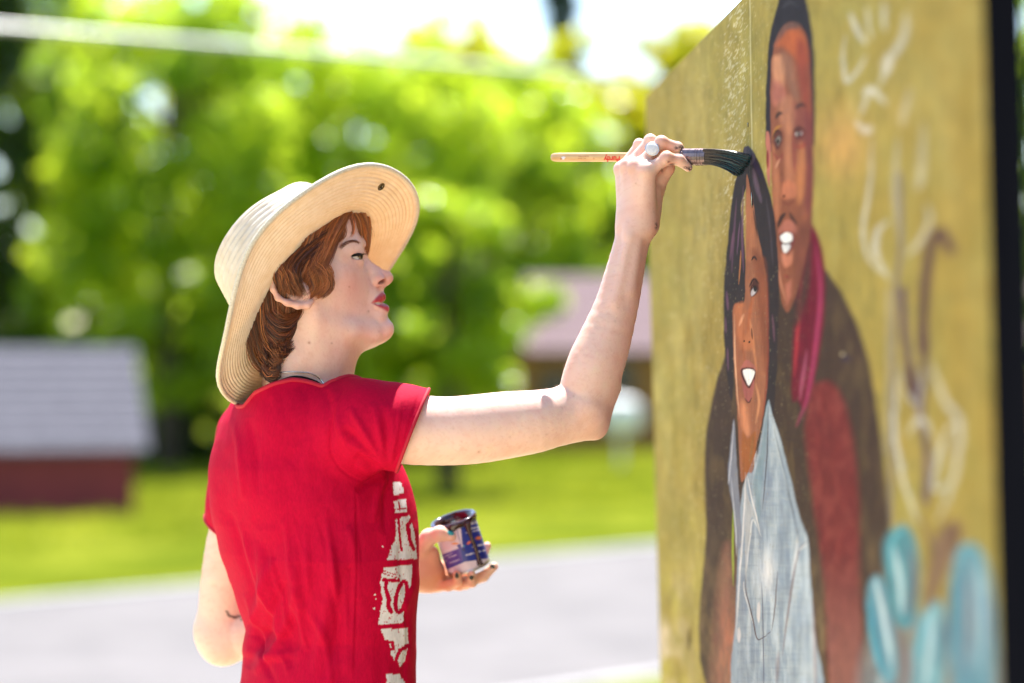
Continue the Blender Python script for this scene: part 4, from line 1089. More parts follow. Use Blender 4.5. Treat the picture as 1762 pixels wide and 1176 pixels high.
BODY = SDF()
BODY.custom(head_fn, W(350, 730, 3.0) - [0, .2, 0], W(720, 320, 3.2) + [0, .2, 0.03], .001)
fn, lo, hi = trunk_fn(-0.014); BODY.custom(fn, lo, hi, .03)
BODY.cone(WB(500, 705, 3.10), S_R + [-.02, 0, 0], .026, .034, .02)
BODY.cone(WB(500, 705, 3.12), S_L, .028, .034, .02)
arm_right(BODY); hand_right(BODY); arm_left(BODY); hand_left(BODY)

if True:
    V1, F1 = polygonise(BODY, W(470, 690, 3.0) - [.06, .02, 0], W(700, 330, 3.16) + [0, .03, 0.02], 0.00135, newton=1)
    V4, F4 = polygonise(BODY, [W(660, 0, 3.0)[0], 2.88, W(0, 835, 3.0)[2]], [W(1215, 0, 3.08)[0], 3.085, W(0, 212, 3.08)[2]], 0.00155, newton=1)      # right arm and hand in one piece
    V3, F3 = polygonise(BODY, W(708, 1040, 3.19), W(880, 895, 3.36), 0.0013, newton=1)
    V5, F5 = polygonise(BODY, np.minimum(W(300, 1190, 3.45), W(300, 1190, 3.2)), W(730, 770, 3.45), 0.0023, newton=1)
    def clip(V, Fc, keep):
        kf = keep[Fc].all(1); Fc = Fc[kf]; u, inv = np.unique(Fc, return_inverse=True); return V[u], inv.reshape(Fc.shape)
    # keep only what each pass is there for, with a small lap
    p4x, p4y = proj(V4); V4, F4 = clip(V4, F4, (p4x > 705) | (p4y > 660))
    p5x, p5y = proj(V5); V5, F5 = clip(V5, F5, ((p5x < 440) & (V5[:, 1] > 3.2) | (p5x >= 440) & (V5[:, 1] > 3.2) & (p5y > 900)) & (p5x < 712))
    Vb, Fb, n0 = [], [], 0
    for V, Fc in ((V1, F1), (V3, F3), (V4, F4), (V5, F5)):
        Vb.append(V); Fb.append(Fc + n0); n0 += len(V)
    Vb, Fb = np.concatenate(Vb), np.concatenate(Fb)
# ================================================================== the painter: skin colours, eyes, hair
person = empty('person', (float(WB(560, 900, TY)[0]), TY, 0.0), 'painter in red printed t-shirt reaching up with a brush, head turned to the mural', 'person')
def on_skin_many(pp, lift=.001, Y0=2.85):
    """points of the skin seen at given pixels"""
    o = np.array([0, 0, CAM_Z]); pp = np.asarray(pp, float); d = np.stack([W(a, b, 1.0) for a, b in pp]) - o; t = np.full(len(pp), Y0)
    for _ in range(70): t += BODY(o + d * t[:, None]).astype(float) * .8
    return o + d * (t - lift)[:, None]
def on_skin(px, py, lift=.001): return on_skin_many([(px, py)], lift)[0]
def dist(P, q): return np.linalg.norm(P - np.asarray(q), axis=1)
def lin_dist(P, pts):
    d = np.full(len(P), 9.0)
    for a, b in zip(pts[:-1], pts[1:]):
        a, b = np.array(a), np.array(b); ab = b - a; t = np.clip(((P - a) @ ab) / (ab @ ab), 0, 1); d = np.minimum(d, dist(P - t[:, None] * ab, a))
    return d
def skin_colors(P):
    n = len(P); C = np.zeros((n, 3)) + np.array((0.75, 0.50, 0.42))
    q = to_head(P).astype(float); qs = q.copy(); qs[:, 1] = np.abs(qs[:, 1])
    ppx, ppy = proj(P)
    def over(mk, c, a=1.0):
        k = np.clip(mk, 0, 1)[:, None] * a; C[:] = C * (1 - k) + np.array(c) * k
    blot = fbm(P[:, 0] * 60 + P[:, 1] * 45, P[:, 2] * 60 + P[:, 1] * 20, 61, 4)
    over((blot - .5) * 3, (0.68, 0.38, 0.30), .5); over((.45 - blot) * 3, (0.74, 0.55, 0.42), .5)
    fine = fbm(P[:, 0] * 400 + P[:, 1] * 310, P[:, 2] * 400 + P[:, 1] * 130, 63, 3); over((fine - .56) * 5, (0.62, 0.34, 0.26), .35)
    hd = (q[:, 2] > -.14) & (ppx > 430) & (ppx < 720) & (ppy < 690)
    g = lambda c, r: hd * np.exp(-(dist(qs, c) / r) ** 2)
    over(g(H(605, 492, 45), .026), (0.62, 0.27, 0.24), .5); over(g(H(668, 480), .016), (0.62, 0.24, 0.18), .6); over(g(H(652, 484, 12), .010), (0.60, 0.22, 0.17), .5)
    over(g(H(665, 567), .018), (0.62, 0.28, 0.24), .35); over(g(H(500, 505, 82), .03), (0.62, 0.25, 0.20), .4)
    # lips
    mx, my = proj(H2W(qs))                        # where the mirrored near side shows
    def inside(poly, soft=1.5):
        m_ = np.zeros(n); sel = hd & (np.abs(mx - 655) < 25) & (np.abs(my - 521) < 25)
        ii = inpoly(mx[sel], my[sel], poly); d_, _ = segdist(mx[sel], my[sel], poly + [poly[0]])
        m_[sel] = np.clip(np.where(ii, d_, -d_) / soft * .5 + .5, 0, 1); return m_
    over(inside([(639, 521.6), (643, 516.8), (648, 511.5), (653, 506.5), (657, 503.4), (661, 504.5), (669, 507), (669, 520.5), (655, 521), (648, 521.5)]), (0.40, 0.020, 0.038), .95)
    over(inside([(640, 522.2), (650, 523.5), (658, 523.5), (674, 523), (674, 538.5), (667, 537), (660, 532.6), (650, 528)]), (0.43, 0.026, 0.060), .95)
    # teeth and inside of the mouth
    tq = lin_dist(qs, [H(652, 521.5, 0), H(650.5, 521.5, 6), H(646.5, 521.5, 12), H(639, 521.5, 15)])
    inn = hd & (tq < .0053) & (np.abs(qs[:, 2] - H(650, 521.5)[2]) < .0036)
    over(inn * 1.0, (0.74, 0.70, 0.64), .95)
    # nostril depth: shade of the recess painted into the skin colour
    over(1.6 * g(H(657, 485, 8), .0042) * (my < 490), (0.13, 0.022, 0.015), .9)
    # dark lash line round the lid opening
    lid = lin_dist(qs, [H(594.5, 441.5, 46.5), H(605, 439, 46.4), H(616, 438.0, 43.8), H(626, 438.4, 35)])
    over(hd * (.0013 - lid) / .0008, (0.03, 0.015, 0.012), .85)
    low = lin_dist(qs, [H(600, 442.8, 46.5), H(614, 446, 43.8), H(624, 446, 36)]); over(hd * (.0012 - low) / .001, (0.25, 0.10, 0.08), .5)
    over(g(H(611, 431, 44), .006), (0.56, 0.36, 0.34), .5)
    # moles and freckles (photo positions, near side)
    for (x, y, r, a) in ((601, 494, 1.3, .8), (634, 536, 1.5, .8), (532, 590, 2.0, .95), (571, 591, 1.3, .5), (599, 570, 1.0, .5), (652, 571, 1.1, .5), (571, 591, 1.2, .5),
                         (987, 682, 1.5, .8), (824, 778, 1.8, .9), (794, 760, 1.8, .5), (877, 752, 1.5, .5), (780, 738, 1.4, .5), (940, 748, 1.5, .5), (1064, 530, 1.2, .6), (1058, 553, 1.3, .7), (1052, 500, 1., .5), (1057, 467, 1, .4), (968, 703, 1.1, .5),
                         (1094, 316, 1.3, .8), (1097, 310, 1.0, .6), (1125, 365, 1.2, .8), (1124, 359, .9, .6)):
        near = P[:, 1] < (3.06 if x > 700 else 3.12)
        d = np.hypot(ppx - x, ppy - y) * PX; over(near * np.exp(-(d / (r * 0.0008)) ** 2 * .8), (0.30, 0.11, 0.06), a * (.8 if x < 700 else .55))
    # paint on the fingers of the right hand
    hr = (ppx > 1060) & (ppy < 410) & (P[:, 1] < 3.05)
    for (x, y, rx, ry) in ((1164, 255, 3.5, 3), (1172, 254, 4, 3.5), (1177, 262, 3, 6), (1187, 291, 4, 3.5), (1180, 289, 4, 2), (1156, 283, 5, 1.6), (1139, 294, 1.6, 3), (1129, 389, 2.2, 5), (1150, 279, 3, 2)):
        over(hr * np.exp(-(((ppx - x) / rx) ** 2 + ((ppy - y) / ry) ** 2) * 1.2) * 1.5 * (fbm(ppx * .5, ppy * .5, 71, 2) > .35), (0.02, 0.012, 0.03), .92)
    # redder knuckles and elbow
    for c_, r in ((WB(1150, 268, 2.97), .012), (WB(1140, 242, 2.985), .012), (WB(1090, 286, 2.985), .018), (WB(1034, 736, 3.0), .03), (WB(1150, 292, 3.0), .014)):
        over(np.exp(-(dist(P, c_) / r) ** 2), (0.58, 0.25, 0.17), .5)
    # the left hand: orange glow and bounced light painted into the palm, small tattoo above the elbow
    over(np.exp(-(dist(P, WB(760, 990, 3.27)) / .06) ** 2), (0.78, 0.30, 0.15), .85)
    d, _ = segdist(ppx, ppy, [(390, 1052), (394, 1060), (405, 1063), (418, 1059)])
    d2, _ = segdist(ppx, ppy, [(397, 1055), (408, 1057), (417, 1054)])
    up_ = (P[:, 1] > 3.2) & (ppx < 440)
    over(up_ * np.clip(2.6 - d, 0, 1), (0.03, 0.025, 0.025), .9)
    over(up_ * (np.hypot(ppx - 416, ppy - 1066) < 1.6), (0.02, 0.018, 0.02), .9)
    return C

m = M('skin', (0.6, 0.4, 0.3), 0.42)
m.color(m.attr())
m.set('Subsurface Weight', 0.32); m.set('Subsurface Radius', (1.0, 0.35, 0.18)); m.set('Subsurface Scale', 0.006)
m.set('Specular IOR Level', 0.45)
m.bump(m.noise(420, 3), 0.22, 0.0008)
m.bump(m.noise(1500, 2), 0.2, 0.0004)
m.bump(m.noise(60, 3), 0.12, 0.003)
MAT_SKIN = m.m
if True:
    body = mesh('body', Vb, Fb, MAT_SKIN, person, col=skin_colors(Vb))

# fine pale hair on the forearm and upper arm
if True:
    m = M('body_hair', (0.75, 0.6, 0.4), .5); gh_ = np.random.default_rng(77)
    sel = np.where((proj(V4)[0] > 780) & (proj(V4)[1] > 415) & (V4[:, 1] < 3.03))[0]; sel = gh_.choice(sel, 1500)
    _, nr = grad(BODY, V4[sel], .001); nr /= np.linalg.norm(nr, axis=1)[:, None]
    fl = np.where((proj(V4[sel])[0] > 985)[:, None], np.array([.35, 0, .9]), np.array([.9, 0, .1])) + gh_.normal(0, .3, (len(sel), 3)); fl -= nr * (fl * nr).sum(1)[:, None]
    L_ = gh_.uniform(.003, .007, len(sel))[:, None]
    p0, p1, p2 = V4[sel], V4[sel] + fl * L_ * .5 + nr * L_ * .35, V4[sel] + fl * L_ + nr * L_ * .45
    sd_ = np.cross(fl, nr); sd_ = sd_ / (np.linalg.norm(sd_, axis=1)[:, None] + 1e-9) * .00007
    Vq = np.stack([p0 - sd_, p0 + sd_, p1 - sd_, p1 + sd_, p2], 1).reshape(-1, 3); b_ = np.arange(len(sel))[:, None] * 5
    mesh('arm_hair', Vq, np.concatenate([b_ + np.array([[0, 1, 3]]), b_ + np.array([[0, 3, 2]]), b_ + np.array([[2, 3, 4]])]), m.m, person, smooth=False)['kind'] = 'stuff'

# eyes
def sphere(c, r, n=24, k=16):
    V, Fc = [], []
    for i in range(k + 1):
        t = math.pi * i / k
        for j in range(n):
            a = 2 * math.pi * j / n; V.append((math.sin(t) * math.cos(a), math.sin(t) * math.sin(a), math.cos(t)))
    for i in range(k):
        for j in range(n): Fc.append((i * n + j, (i + 1) * n + j, (i + 1) * n + (j + 1) % n, i * n + (j + 1) % n))
    return np.array(V) * r + np.array(c), np.array(Fc)
m = M('eye_surface', (0.8, 0.78, 0.76), 0.08); m.color(m.attr()); MAT_EYE = m.m
for sg in (1, -1):
    c = H(607.5, 441.5, 32); c[1] *= sg
    V, Fc = sphere(c, 0.0122, 48, 32)
    gaze = np.array([.76, .62 * sg, .08]); gaze /= np.linalg.norm(gaze)
    dq = (V - c) / 0.0122; ca = dq @ gaze
    V = V + ((ca > .84) * (ca - .84) * .009)[:, None] * gaze
    C = np.zeros((len(V), 3)) + np.array((0.62, 0.58, 0.56))
    C[ca > .855] = (0.16, 0.13, 0.06); C[(ca > .855) & (ca < .885)] = (0.035, 0.025, 0.018); C[ca > .955] = (0.004, 0.004, 0.004)
    mesh('eye', H2W(V), Fc, MAT_EYE, person, col=C)

# ------------------------------------------------------------------ strands: hair, brows, lashes
m = M('hair_strand', (0.1, 0.03, 0.012), 0.42)
m.color(m.attr()); m.set('Specular IOR Level', 0.4); m.set('Anisotropic', 0.5)
MAT_HAIR = m.m
def strands(guides, rnd, seg=12, rad=.00028, mult=1.0):
    """guides: (list of head-frame points, spread at root/middle/tip in m, number, colour); returns one ribbon-tube mesh"""
    Vs, Fs, Cs, n0 = [], [], [], 0
    ring = np.array([[math.cos(a), math.sin(a)] for a in (0.5, 2.6, 4.7)])
    for pts, spr, num, colr in guides:
        g = spline(np.array(pts), seg)
        T = np.gradient(g, axis=0); T /= np.linalg.norm(T, axis=1)[:, None] + 1e-9
        side = np.cross(T, np.array([0, 1.0, 0])); side /= np.linalg.norm(side, axis=1)[:, None] + 1e-9
        out = np.cross(side, T)
        tt = np.linspace(0, 1, seg); sp = np.interp(tt, [0, .5, 1], spr)
        for _ in range(int(num * mult)):
            a, b = np.clip(rnd.normal(0, .65), -1.25, 1.25), np.clip(rnd.normal(0, .45), -.9, .9); ph, am = rnd.uniform(0, 6.28), rnd.uniform(.0, .0010)
            L = rnd.uniform(.80, 1.0)
            gi = np.stack([np.interp(tt * L, tt, g[:, i]) for i in range(3)], 1)
            c = gi + side * (sp * a)[:, None] + out * (sp * .45 * b + .0008)[:, None] + side * (am * np.sin(tt * 5 + ph))[:, None] + rnd.normal(0, .0006, 3) * tt[:, None] ** 2
            r = rad * rnd.uniform(.7, 1.3) * np.interp(tt, [0, .75, 1], [1, 1, .2])
            tw = rnd.uniform(-.9, .9); wv = side * math.cos(tw) + out * math.sin(tw)
            R = np.stack([c - wv * r[:, None], c + wv * r[:, None]], 1)
            Vs.append(R.reshape(-1, 3))
            i0 = n0 + np.arange(seg - 1) * 2
            Fs.append(np.stack([i0, i0 + 1, i0 + 3, i0 + 2], -1)); n0 += seg * 2
            k = math.exp(rnd.normal(-.05, .38)); Cs.append(np.tile(np.array(colr) * k * np.array([1, rnd.uniform(.85, 1.15), 1]), (seg * 2, 1)))
    return np.concatenate(Vs), np.concatenate(Fs), np.concatenate(Cs)
BR, BRL, BRD = (0.17, 0.050, 0.015), (0.31, 0.10, 0.028), (0.055, 0.018, 0.008)
Gd = []
def lock(pts, spr, num, colr=BR): Gd.append(([H(*q) for q in pts], [s * .001 for s in spr], num, colr))
rr = np.random.default_rng(5)
# swept from the parting under the brim back over the temple to the ear
for i in range(26):
    u = i / 25
    x0, y0 = 616 - 80 * u, 352 + 46 * u
    h0 = 20 + 46 * u
    x2, y2 = 560 - 70 * u + rr.normal(0, 5), 446 + 50 * u + rr.normal(0, 4)
    lock([(x0 - 4, y0 - 26, h0 + 4), (x0 - 18, y0 + 6, h0 + 22), ((x0 - 20 + x2) / 2, (y0 + 10 + y2) / 2 - 4, 70), (x2, y2, 76 + 2 * u), (x2 - 14 + 6 * u, y2 + 16, 78)], (5, 7, 4), 46, BR if i % 3 else BRL)
for i in range(22):      # second layer ending in the curls before the ear
    u = i / 21
    x0, y0 = 602 - 62 * u, 362 + 36 * u
    xe, ye = 564 - 48 * u + rr.normal(0, 5), 488 + 16 * u + rr.normal(0, 6)
    lock([(x0, y0, 46 + 16 * u), (x0 - 30 + 4 * u, y0 + 34, 68), (545 - 34 * u, 446 + 8 * u, 75), (xe - 4, ye - 18, 76), (xe, ye, 75), (xe - 12, ye + 13, 75), (xe - 22, ye + 18, 76)], (5, 5, 3.5), 26, BR if i % 2 else BRL)
for i in range(16):      # over the ear
    u = i / 15
    lock([(578 - 56 * u, 398 + 40 * u, 66), (532 - 40 * u, 430 + 24 * u, 80), (508 - 30 * u, 460 + 4 * u, 90), (512 - 32 * u + rr.normal(0, 3), 484 - 6 * u, 92), (526 - 44 * u, 512 - 14 * u + rr.normal(0, 3), 88)], (6, 7, 4), 50, BR if i % 3 else BRD)
for i in range(8):
    u = i / 7
    lock([(524 - 30 * u, 425 + 16 * u, 78), (488 - 12 * u, 448 + 4 * u, 88), (477 + 2 * u, 466, 92), (476 + 14 * u, 481, 91), (482 + 16 * u, 493, 89)], (5, 5, 2.5), 34, BR if i % 2 else BRD)
for i in range(20):      # from under the back of the brim down to the neck
    u = i / 19
    x0, y0 = 540 - 94 * u, 424 + 62 * u
    lock([(x0, y0, 76 - 8 * u), (x0 - 32, y0 + 34, 79 - 8 * u), (x0 - 42 + 24 * u, y0 + 80, 76 - 8 * u), (x0 - 40 + 34 * u, y0 + 124, 69 - 8 * u)], (9, 10, 6), 50, BRD if i % 2 else BR)
# fringe over the brow
for (pts, n) in (([(606, 346, 24), (622, 368, 22), (629, 394, 19), (633, 418, 16), (632, 441, 13)], 70), ([(602, 350, 28), (617, 372, 28), (625, 396, 26), (629, 416, 23), (630, 434, 20)], 50),
                 ([(610, 344, 12), (626, 366, 10), (632, 390, 7), (634, 410, 5), (633, 426, 6)], 70), ([(596, 354, 32), (609, 372, 34), (616, 388, 34), (619, 402, 33), (622, 416, 30)], 26),
                 ([(612, 342, 0), (627, 366, -2), (633, 392, -4), (635, 418, -5)], 50), ([(610, 344, -14), (626, 370, -16), (632, 396, -18), (633, 430, -18)], 60),
                 ([(594, 356, 36), (603, 376, 41), (606, 392, 43), (603, 405, 47), (594, 413, 51)], 20), ([(586, 362, 44), (588, 384, 51), (591, 398, 54), (588, 410, 57), (578, 419, 62)], 26)):
    lock(pts, (4, 3.5, 1.2), n, BRL)
for sgn in (1, -1):      # plain side on the far half is mostly hidden by the hat
    for i in range(10):
        u = i / 9
        if sgn < 0: lock([(600 - 60 * u, 372 + 20 * u, -45 - 20 * u), (560 - 40 * u, 430 + 20 * u, -76), (545 - 40 * u, 500, -80)], (8, 8, 5), 30, BR)
# nape: waves that turn forward
for i in range(18):
    u = i / 17
    x0, y0 = 470 - 6 * u, 500 + 110 * u
    xe, ye = 515 - 60 * u ** .7 + rr.normal(0, 3), 541 + 100 * u + rr.normal(0, 3)
    hN = 66 - 16 * u
    lock([(x0 + 6, y0 - 4, hN), (x0 - 4, y0 + 26, hN + 6), (x0 + 8, y0 + 44 - 8 * u, hN + 9), ((x0 + xe) / 2 + 4, ye + 8, hN + 8), (xe, ye - 4, hN + 1), (xe + 2, ye - 16, hN - 1)], (7, 8, 2.5), 60, BRD if i % 3 else BR)
for i in range(22):
    u = i / 21
    x0, y0 = 500 - 30 * u + rr.normal(0, 4), 510 + 50 * u
    lock([(x0, y0, 64 - 6 * u), (x0 - 26, y0 + 26, 69 - 8 * u), (x0 - 24, y0 + 60, 67 - 10 * u), (x0 - 8, y0 + 78, 62 - 12 * u), (x0 + 6, y0 + 72, 60 - 12 * u)], (8, 9, 3), 46, BRD if i % 2 else BR)
for i in range(12):
    u = i / 11
    lock([(478 - 16 * u, 505 + 10 * u, 62), (462 - 6 * u, 560, 58), (458 - 4 * u, 610, 52), (459 + 2 * u, 650, 44)], (9, 10, 6), 50, BRD)
fly = []
for _ in range(160):      # stray hairs
    pts, spr, num, colr = Gd[rr.integers(len(Gd))]; o_ = rr.normal(0, .006, 3); o_[1] = abs(o_[1]) * np.sign(pts[2][1] + 1e-6)
    fly.append(([p_ + o_ * (i_ / len(pts)) + rr.normal(0, .0016, 3) for i_, p_ in enumerate(pts)], [.002, .003, .002], 1, BRL))
V, Fc, C = strands(Gd + fly, rr, 14, mult=2.7)
Vh, Fh, Ch = [H2W(V)], [Fc], [C]
# scalp layer under the strands, so no skin shows between them
cap = SDF()
cap.ell(H(516, 480), (0.085, 0.0745, 0.077), .01, R=rotsz(20))
cap.ell(H(540, 425), (0.055, 0.064, 0.05), .02)
cap.chain([H(484, 500, 40), H(476, 560, 40), H(474, 625, 30)], [.028, .023, .016], .02)
cap.ell(H(588, 472, 40), (0.052, 0.06, 0.066), .006, '-')
cap.ell(H(625, 420, 0), (0.040, 0.09, 0.050), .006, '-')
cap.cone(H(528, 540), H(531, 640), .048, .050, .004, '-')
def cap_fn(p, skip=True):
    q = to_head(p); q[:, 1] = np.abs(q[:, 1]); return cap(q, skip)
V, Fc = polygonise(cap_fn, W(350, 690, 3.0) - [0, .03, 0], W(660, 330, 3.2) + [0, .03, 0.02], 0.003)
Vh.append(V); Fh.append(Fc + len(Vh[0])); Ch.append(np.tile(np.array(BRD) * .8, (len(V), 1)))
mesh('hair', np.concatenate(Vh), np.concatenate(Fh), MAT_HAIR, person, col=np.concatenate(Ch))
# brows and lashes, one of each per side
bp_ = spline(np.array([(587, 426), (594, 420), (602, 415.5), (611, 414.5), (618, 417)]), 34)
bp_ = np.concatenate([[(a[0] + 1.5, a[1] + 2.0), (a[0] - 2, a[1] - .2), (a[0] - 6.5, a[1] - .4 + i * .03)] for i, a in enumerate(bp_)])
BROW = to_head(on_skin_many(bp_, .0005)).astype(float)
for sg in (1, -1):
    Gd = []
    flip = np.array([1, sg, 1])
    for i in range(34):
        q = BROW[i * 3:i * 3 + 3] * flip
        Gd.append((list(q), [s_ * .001 for s_ in (1.3, 1.1, .4)], 4, (0.15, 0.055, 0.032)))
    V, Fc, C = strands(Gd, rr, 6, .00013)
    mesh('eyebrow', H2W(V), Fc, MAT_HAIR, person, col=C)
    Gd = []
    for i in range(30):
        u = i / 29
        a = spline(np.array([(595, 441, 46.6), (605, 438.8, 47), (616, 437.6, 44.6), (625, 438, 37)]), 30)[i]
        lock([(a[0], a[1], a[2] * sg), (a[0] + 2 * u, a[1] + .3, (a[2] + 2.0) * sg), (a[0] + 7 * u, a[1] - 1.5 * u + .3, (a[2] + 3.2) * sg)], (.3, .4, .5), 2, (0.01, 0.006, 0.005))
    lock([(590.5, 439.5, 49.5 * sg), (598, 440.2, 48.2 * sg), (606, 438.9, 47.2 * sg), (616, 437.9, 44.6 * sg), (626, 438.4, 37 * sg)], (.3, .9, .7), 50, (0.008, 0.005, 0.005))
    V, Fc, C = strands(Gd, rr, 6, .0003)
    mesh('eyelash', H2W(V), Fc, MAT_HAIR, person, col=C)
# ================================================================== the painter: t-shirt, trousers, shoes, jewellery
SHIRT = SDF()
fn, lo, hi = trunk_fn(0.0); SHIRT.custom(fn, lo, hi, .03)
SHIRT.cone(WB(505, 705, 3.105), WB(600, 722, 3.02), .040, .043, .03)
SHIRT.cone(WB(500, 708, 3.12), S_L, .042, .052, .03)
SHIRT.chain([WB(600, 722, 3.02), WB(640, 728, 2.995), WB(700, 737, 2.99), WB(760, 745, 2.985)], [.044, .0462, .0458, .0455], .03)
SHIRT.chain([S_L, WB(424, 860, 3.27), WB(402, 950, 3.30)], [.050, .047, .046], .03)
SHIRT.ell(WB(648, 890, 3.09), (.040, .05, .055), .04)                           # bust, near side
SHIRT.ell(WB(440, 800, 3.12), (.045, .05, .08), .06)                             # shoulder blade
SHIRT.ell(WB(520, 770, 3.055), (.075, .055, .08), .06)
SHIRT.cone(H2W(H(529, 640)), H2W(H(522, 712)), .0545, .064, .02)
SHIRT.cone(H2W(H(490, 655, 34)), H2W(H(492, 720, 46)), .021, .024, .04); SHIRT.cone(H2W(H(490, 655, -34)), H2W(H(480, 712, -46)), .021, .024, .04)
V, Fc = polygonise(SHIRT, [WB(325, 1230, 3.45)[0], 2.85, WB(0, 1230, 3.2)[2]], WB(800, 635, 3.45), 0.0018)
px_, py_ = proj(V)
d0, gN = grad(SHIRT, V, .002); gN /= np.linalg.norm(gN, axis=1)[:, None] + 1e-9
# creases: ridges and valleys along drag lines of the cloth (photo positions, near side of the cloth)
near = np.clip(-gN[:, 1] * 2.5 + .6, 0, 1)
disp = np.zeros(len(V))
def crease(pts, w, a):
    global disp
    P = spline(np.array(pts, float), max(6, 5 * len(pts))) if len(pts) > 2 else np.array(pts, float)
    lo_, hi_ = P.min(0) - 3 * w, P.max(0) + 3 * w
    sel = (px_ > lo_[0]) & (px_ < hi_[0]) & (py_ > lo_[1]) & (py_ < hi_[1])
    if not sel.any(): return
    d, t = segdist(px_[sel], py_[sel], [tuple(q) for q in P])
    disp[sel] += a * .0016 * np.exp(-(d / w) ** 2) * np.clip(4 * t * (1 - t), 0, 1) ** .6
g = np.random.default_rng(11)
# round the armpit
for (x, y, l, a_) in ((600, 700, 70, 2.5), (590, 735, 70, -2.8), (604, 758, 60, 3.0), (614, 780, 50, -3.0), (640, 690, 80, 1.8), (660, 700, 80, -1.6), (612, 800, 40, 2.6), (676, 712, 70, 1.4)):
    crease([(x, y), ((x + 668) / 2 + 2, (y + 806) / 2 + 8), (664, 806)], 7, a_)
for (pts, w, a_) in (([(664, 806), (640, 826), (612, 846)], 6, -3), ([(668, 812), (650, 850), (640, 900)], 7, 2.4), ([(672, 815), (664, 860), (662, 920)], 6, -2.4), ([(560, 670), (572, 720), (570, 780)], 8, -2.2), ([(568, 690), (584, 740), (612, 790)], 8, 2.2),
                     ([(520, 660), (530, 700), (526, 760)], 9, -1.2), ([(690, 680), (684, 740), (672, 800)], 3.0, 1.0)):
    crease(pts, w, a_)
for pts in ([(592, 664), (576, 700), (568, 745), (572, 785), (596, 815), (640, 836)], [(612, 840), (614, 1000), (608, 1180)]): crease(pts, 2.6, -1.1)      # armhole and side seams
crease([(722, 678), (708, 720), (694, 765), (672, 806)], 2.2, -.8)
# long drag folds down the back
for i in range(34):
    x = g.uniform(415, 620); y = g.uniform(860, 1060); L = g.uniform(70, 220); sl = np.interp(x, [400, 600], [.36, .02]) + g.normal(0, .05)
    crease([(x, y), (x + sl * L * .5 + g.normal(0, 4), y + L * .5), (x + sl * L, y + L)], g.uniform(4, 9), g.choice([-1, 1]) * g.uniform(.6, 2.2))
for (pts, w, a_) in (([(400, 720), (415, 800), (420, 860)], 6, 1.6), ([(428, 720), (440, 790), (446, 850)], 7, -1.8), ([(410, 900), (440, 990), (470, 1060)], 7, 2.4), ([(395, 880), (425, 980), (450, 1060)], 7, -2.6), ([(440, 930), (470, 1040), (480, 1140)], 8, 2.6), ([(455, 930), (490, 1040), (500, 1150)], 8, -2.6),
                     ([(470, 960), (440, 1060), (420, 1130)], 9, 3.5), ([(490, 1000), (460, 1080), (425, 1150)], 8, -3.2), ([(510, 1010), (480, 1100), (440, 1160)], 8, 3.0), ([(570, 960), (560, 1060), (540, 1160)], 9, 2.0), ([(590, 980), (580, 1080), (560, 1170)], 9, -2.2), ([(520, 1040), (560, 1100), (570, 1176)], 8, 2.2), ([(610, 880), (612, 1000), (606, 1170)], 5, 1.4),
                     ([(426, 1070), (450, 1090), (500, 1100)], 7, -2.5), ([(424, 1120), (460, 1130), (520, 1120)], 9, 2.5), ([(700, 900), (690, 960), (700, 1040)], 6, -2), ([(708, 1010), (694, 1060), (702, 1140)], 6, 2.4), ([(690, 1040), (700, 1090), (694, 1176)], 5, -2.4)):
    crease(pts, w, a_)
disp += (fbm(px_ * .018, py_ * .012, 81, 3) - .5) * .007
V = V + gN * (disp * near)[:, None]
# openings: neck, sleeve ends, hem
COLX = np.array([420, 439, 470, 503, 530, 561, 601, 640.0]); COLY = np.array([700, 676, 661, 653, 657, 668, 680, 700.0])
nkA, nkB = H2W(H(530, 600)), H2W(H(522, 720))
def nk(P):
    x, y = proj(P)
    d = (y - np.interp(x, COLX, COLY)) * .00074
    ab = nkB - nkA; t = np.clip(((P - nkA) @ ab) / (ab @ ab), 0, 1); r = np.linalg.norm(P - nkA - t[:, None] * ab, axis=1)
    return np.where(r < .085, d, np.maximum(d, r - .085))
hemA, hemB = WB(737, 672, 2.985), WB(684, 808, 2.985)
hem_dir = hemB - hemA; hem_n = np.array([hem_dir[2], 0, -hem_dir[0]]); hem_n /= np.linalg.norm(hem_n); hem_n *= -1 if hem_n[0] < 0 else 1
trk0 = trunk_fn(0.0)[0]
def axd(P, a, b):
    ab = b - a; t = np.clip(((P - a) @ ab) / (ab @ ab), 0, 1.6); return np.linalg.norm(P - a - t[:, None] * ab, axis=1)
def keep_fn(P):
    a = (P - hemA) @ hem_n
    k = np.minimum(nk(P), np.where(axd(P, S_R, WB(760, 741, 2.985)) < .060, -a, 1))
    up = WB(424, 860, 3.27) - WB(402, 950, 3.30); up /= np.linalg.norm(up)
    l = (P - WB(412, 900, 3.285)) @ up
    return np.minimum(k, np.where((axd(P, S_L, WB(402, 950, 3.30)) < .060) & (trk0(P) > .004) & (P[:, 1] > 3.15), l, 1))
kp = keep_fn(V)
# pull the rim vertices exactly onto the cut so the hems run clean
def cut(V, Fc, kv):
    fk = kv[Fc]; inside = (fk > 0).all(1)
    cross = (fk > 0).any(1) & ~inside
    V = V.copy(); rim = np.unique(Fc[cross]); rim = rim[kv[rim] <= 0]
    return V, Fc[inside | cross], rim
V0 = V.copy()
V, Fc, rim = cut(V, Fc, kp)
for _ in range(3):
    e = .001; kd = keep_fn(V[rim]); gk = np.stack([(keep_fn(V[rim] + np.eye(3)[a] * e) - keep_fn(V[rim] - np.eye(3)[a] * e)) / (2 * e) for a in range(3)], 1)
    nn = gN[rim]; gk -= nn * (gk * nn).sum(1)[:, None]
    V[rim] -= np.clip(kd / np.maximum((gk * gk).sum(1), .1), -.002, .002)[:, None] * gk
u, inv = np.unique(Fc, return_inverse=True); V, Fc, N_ = V[u], inv.reshape(Fc.shape), gN[u]
px_, py_ = proj(V)
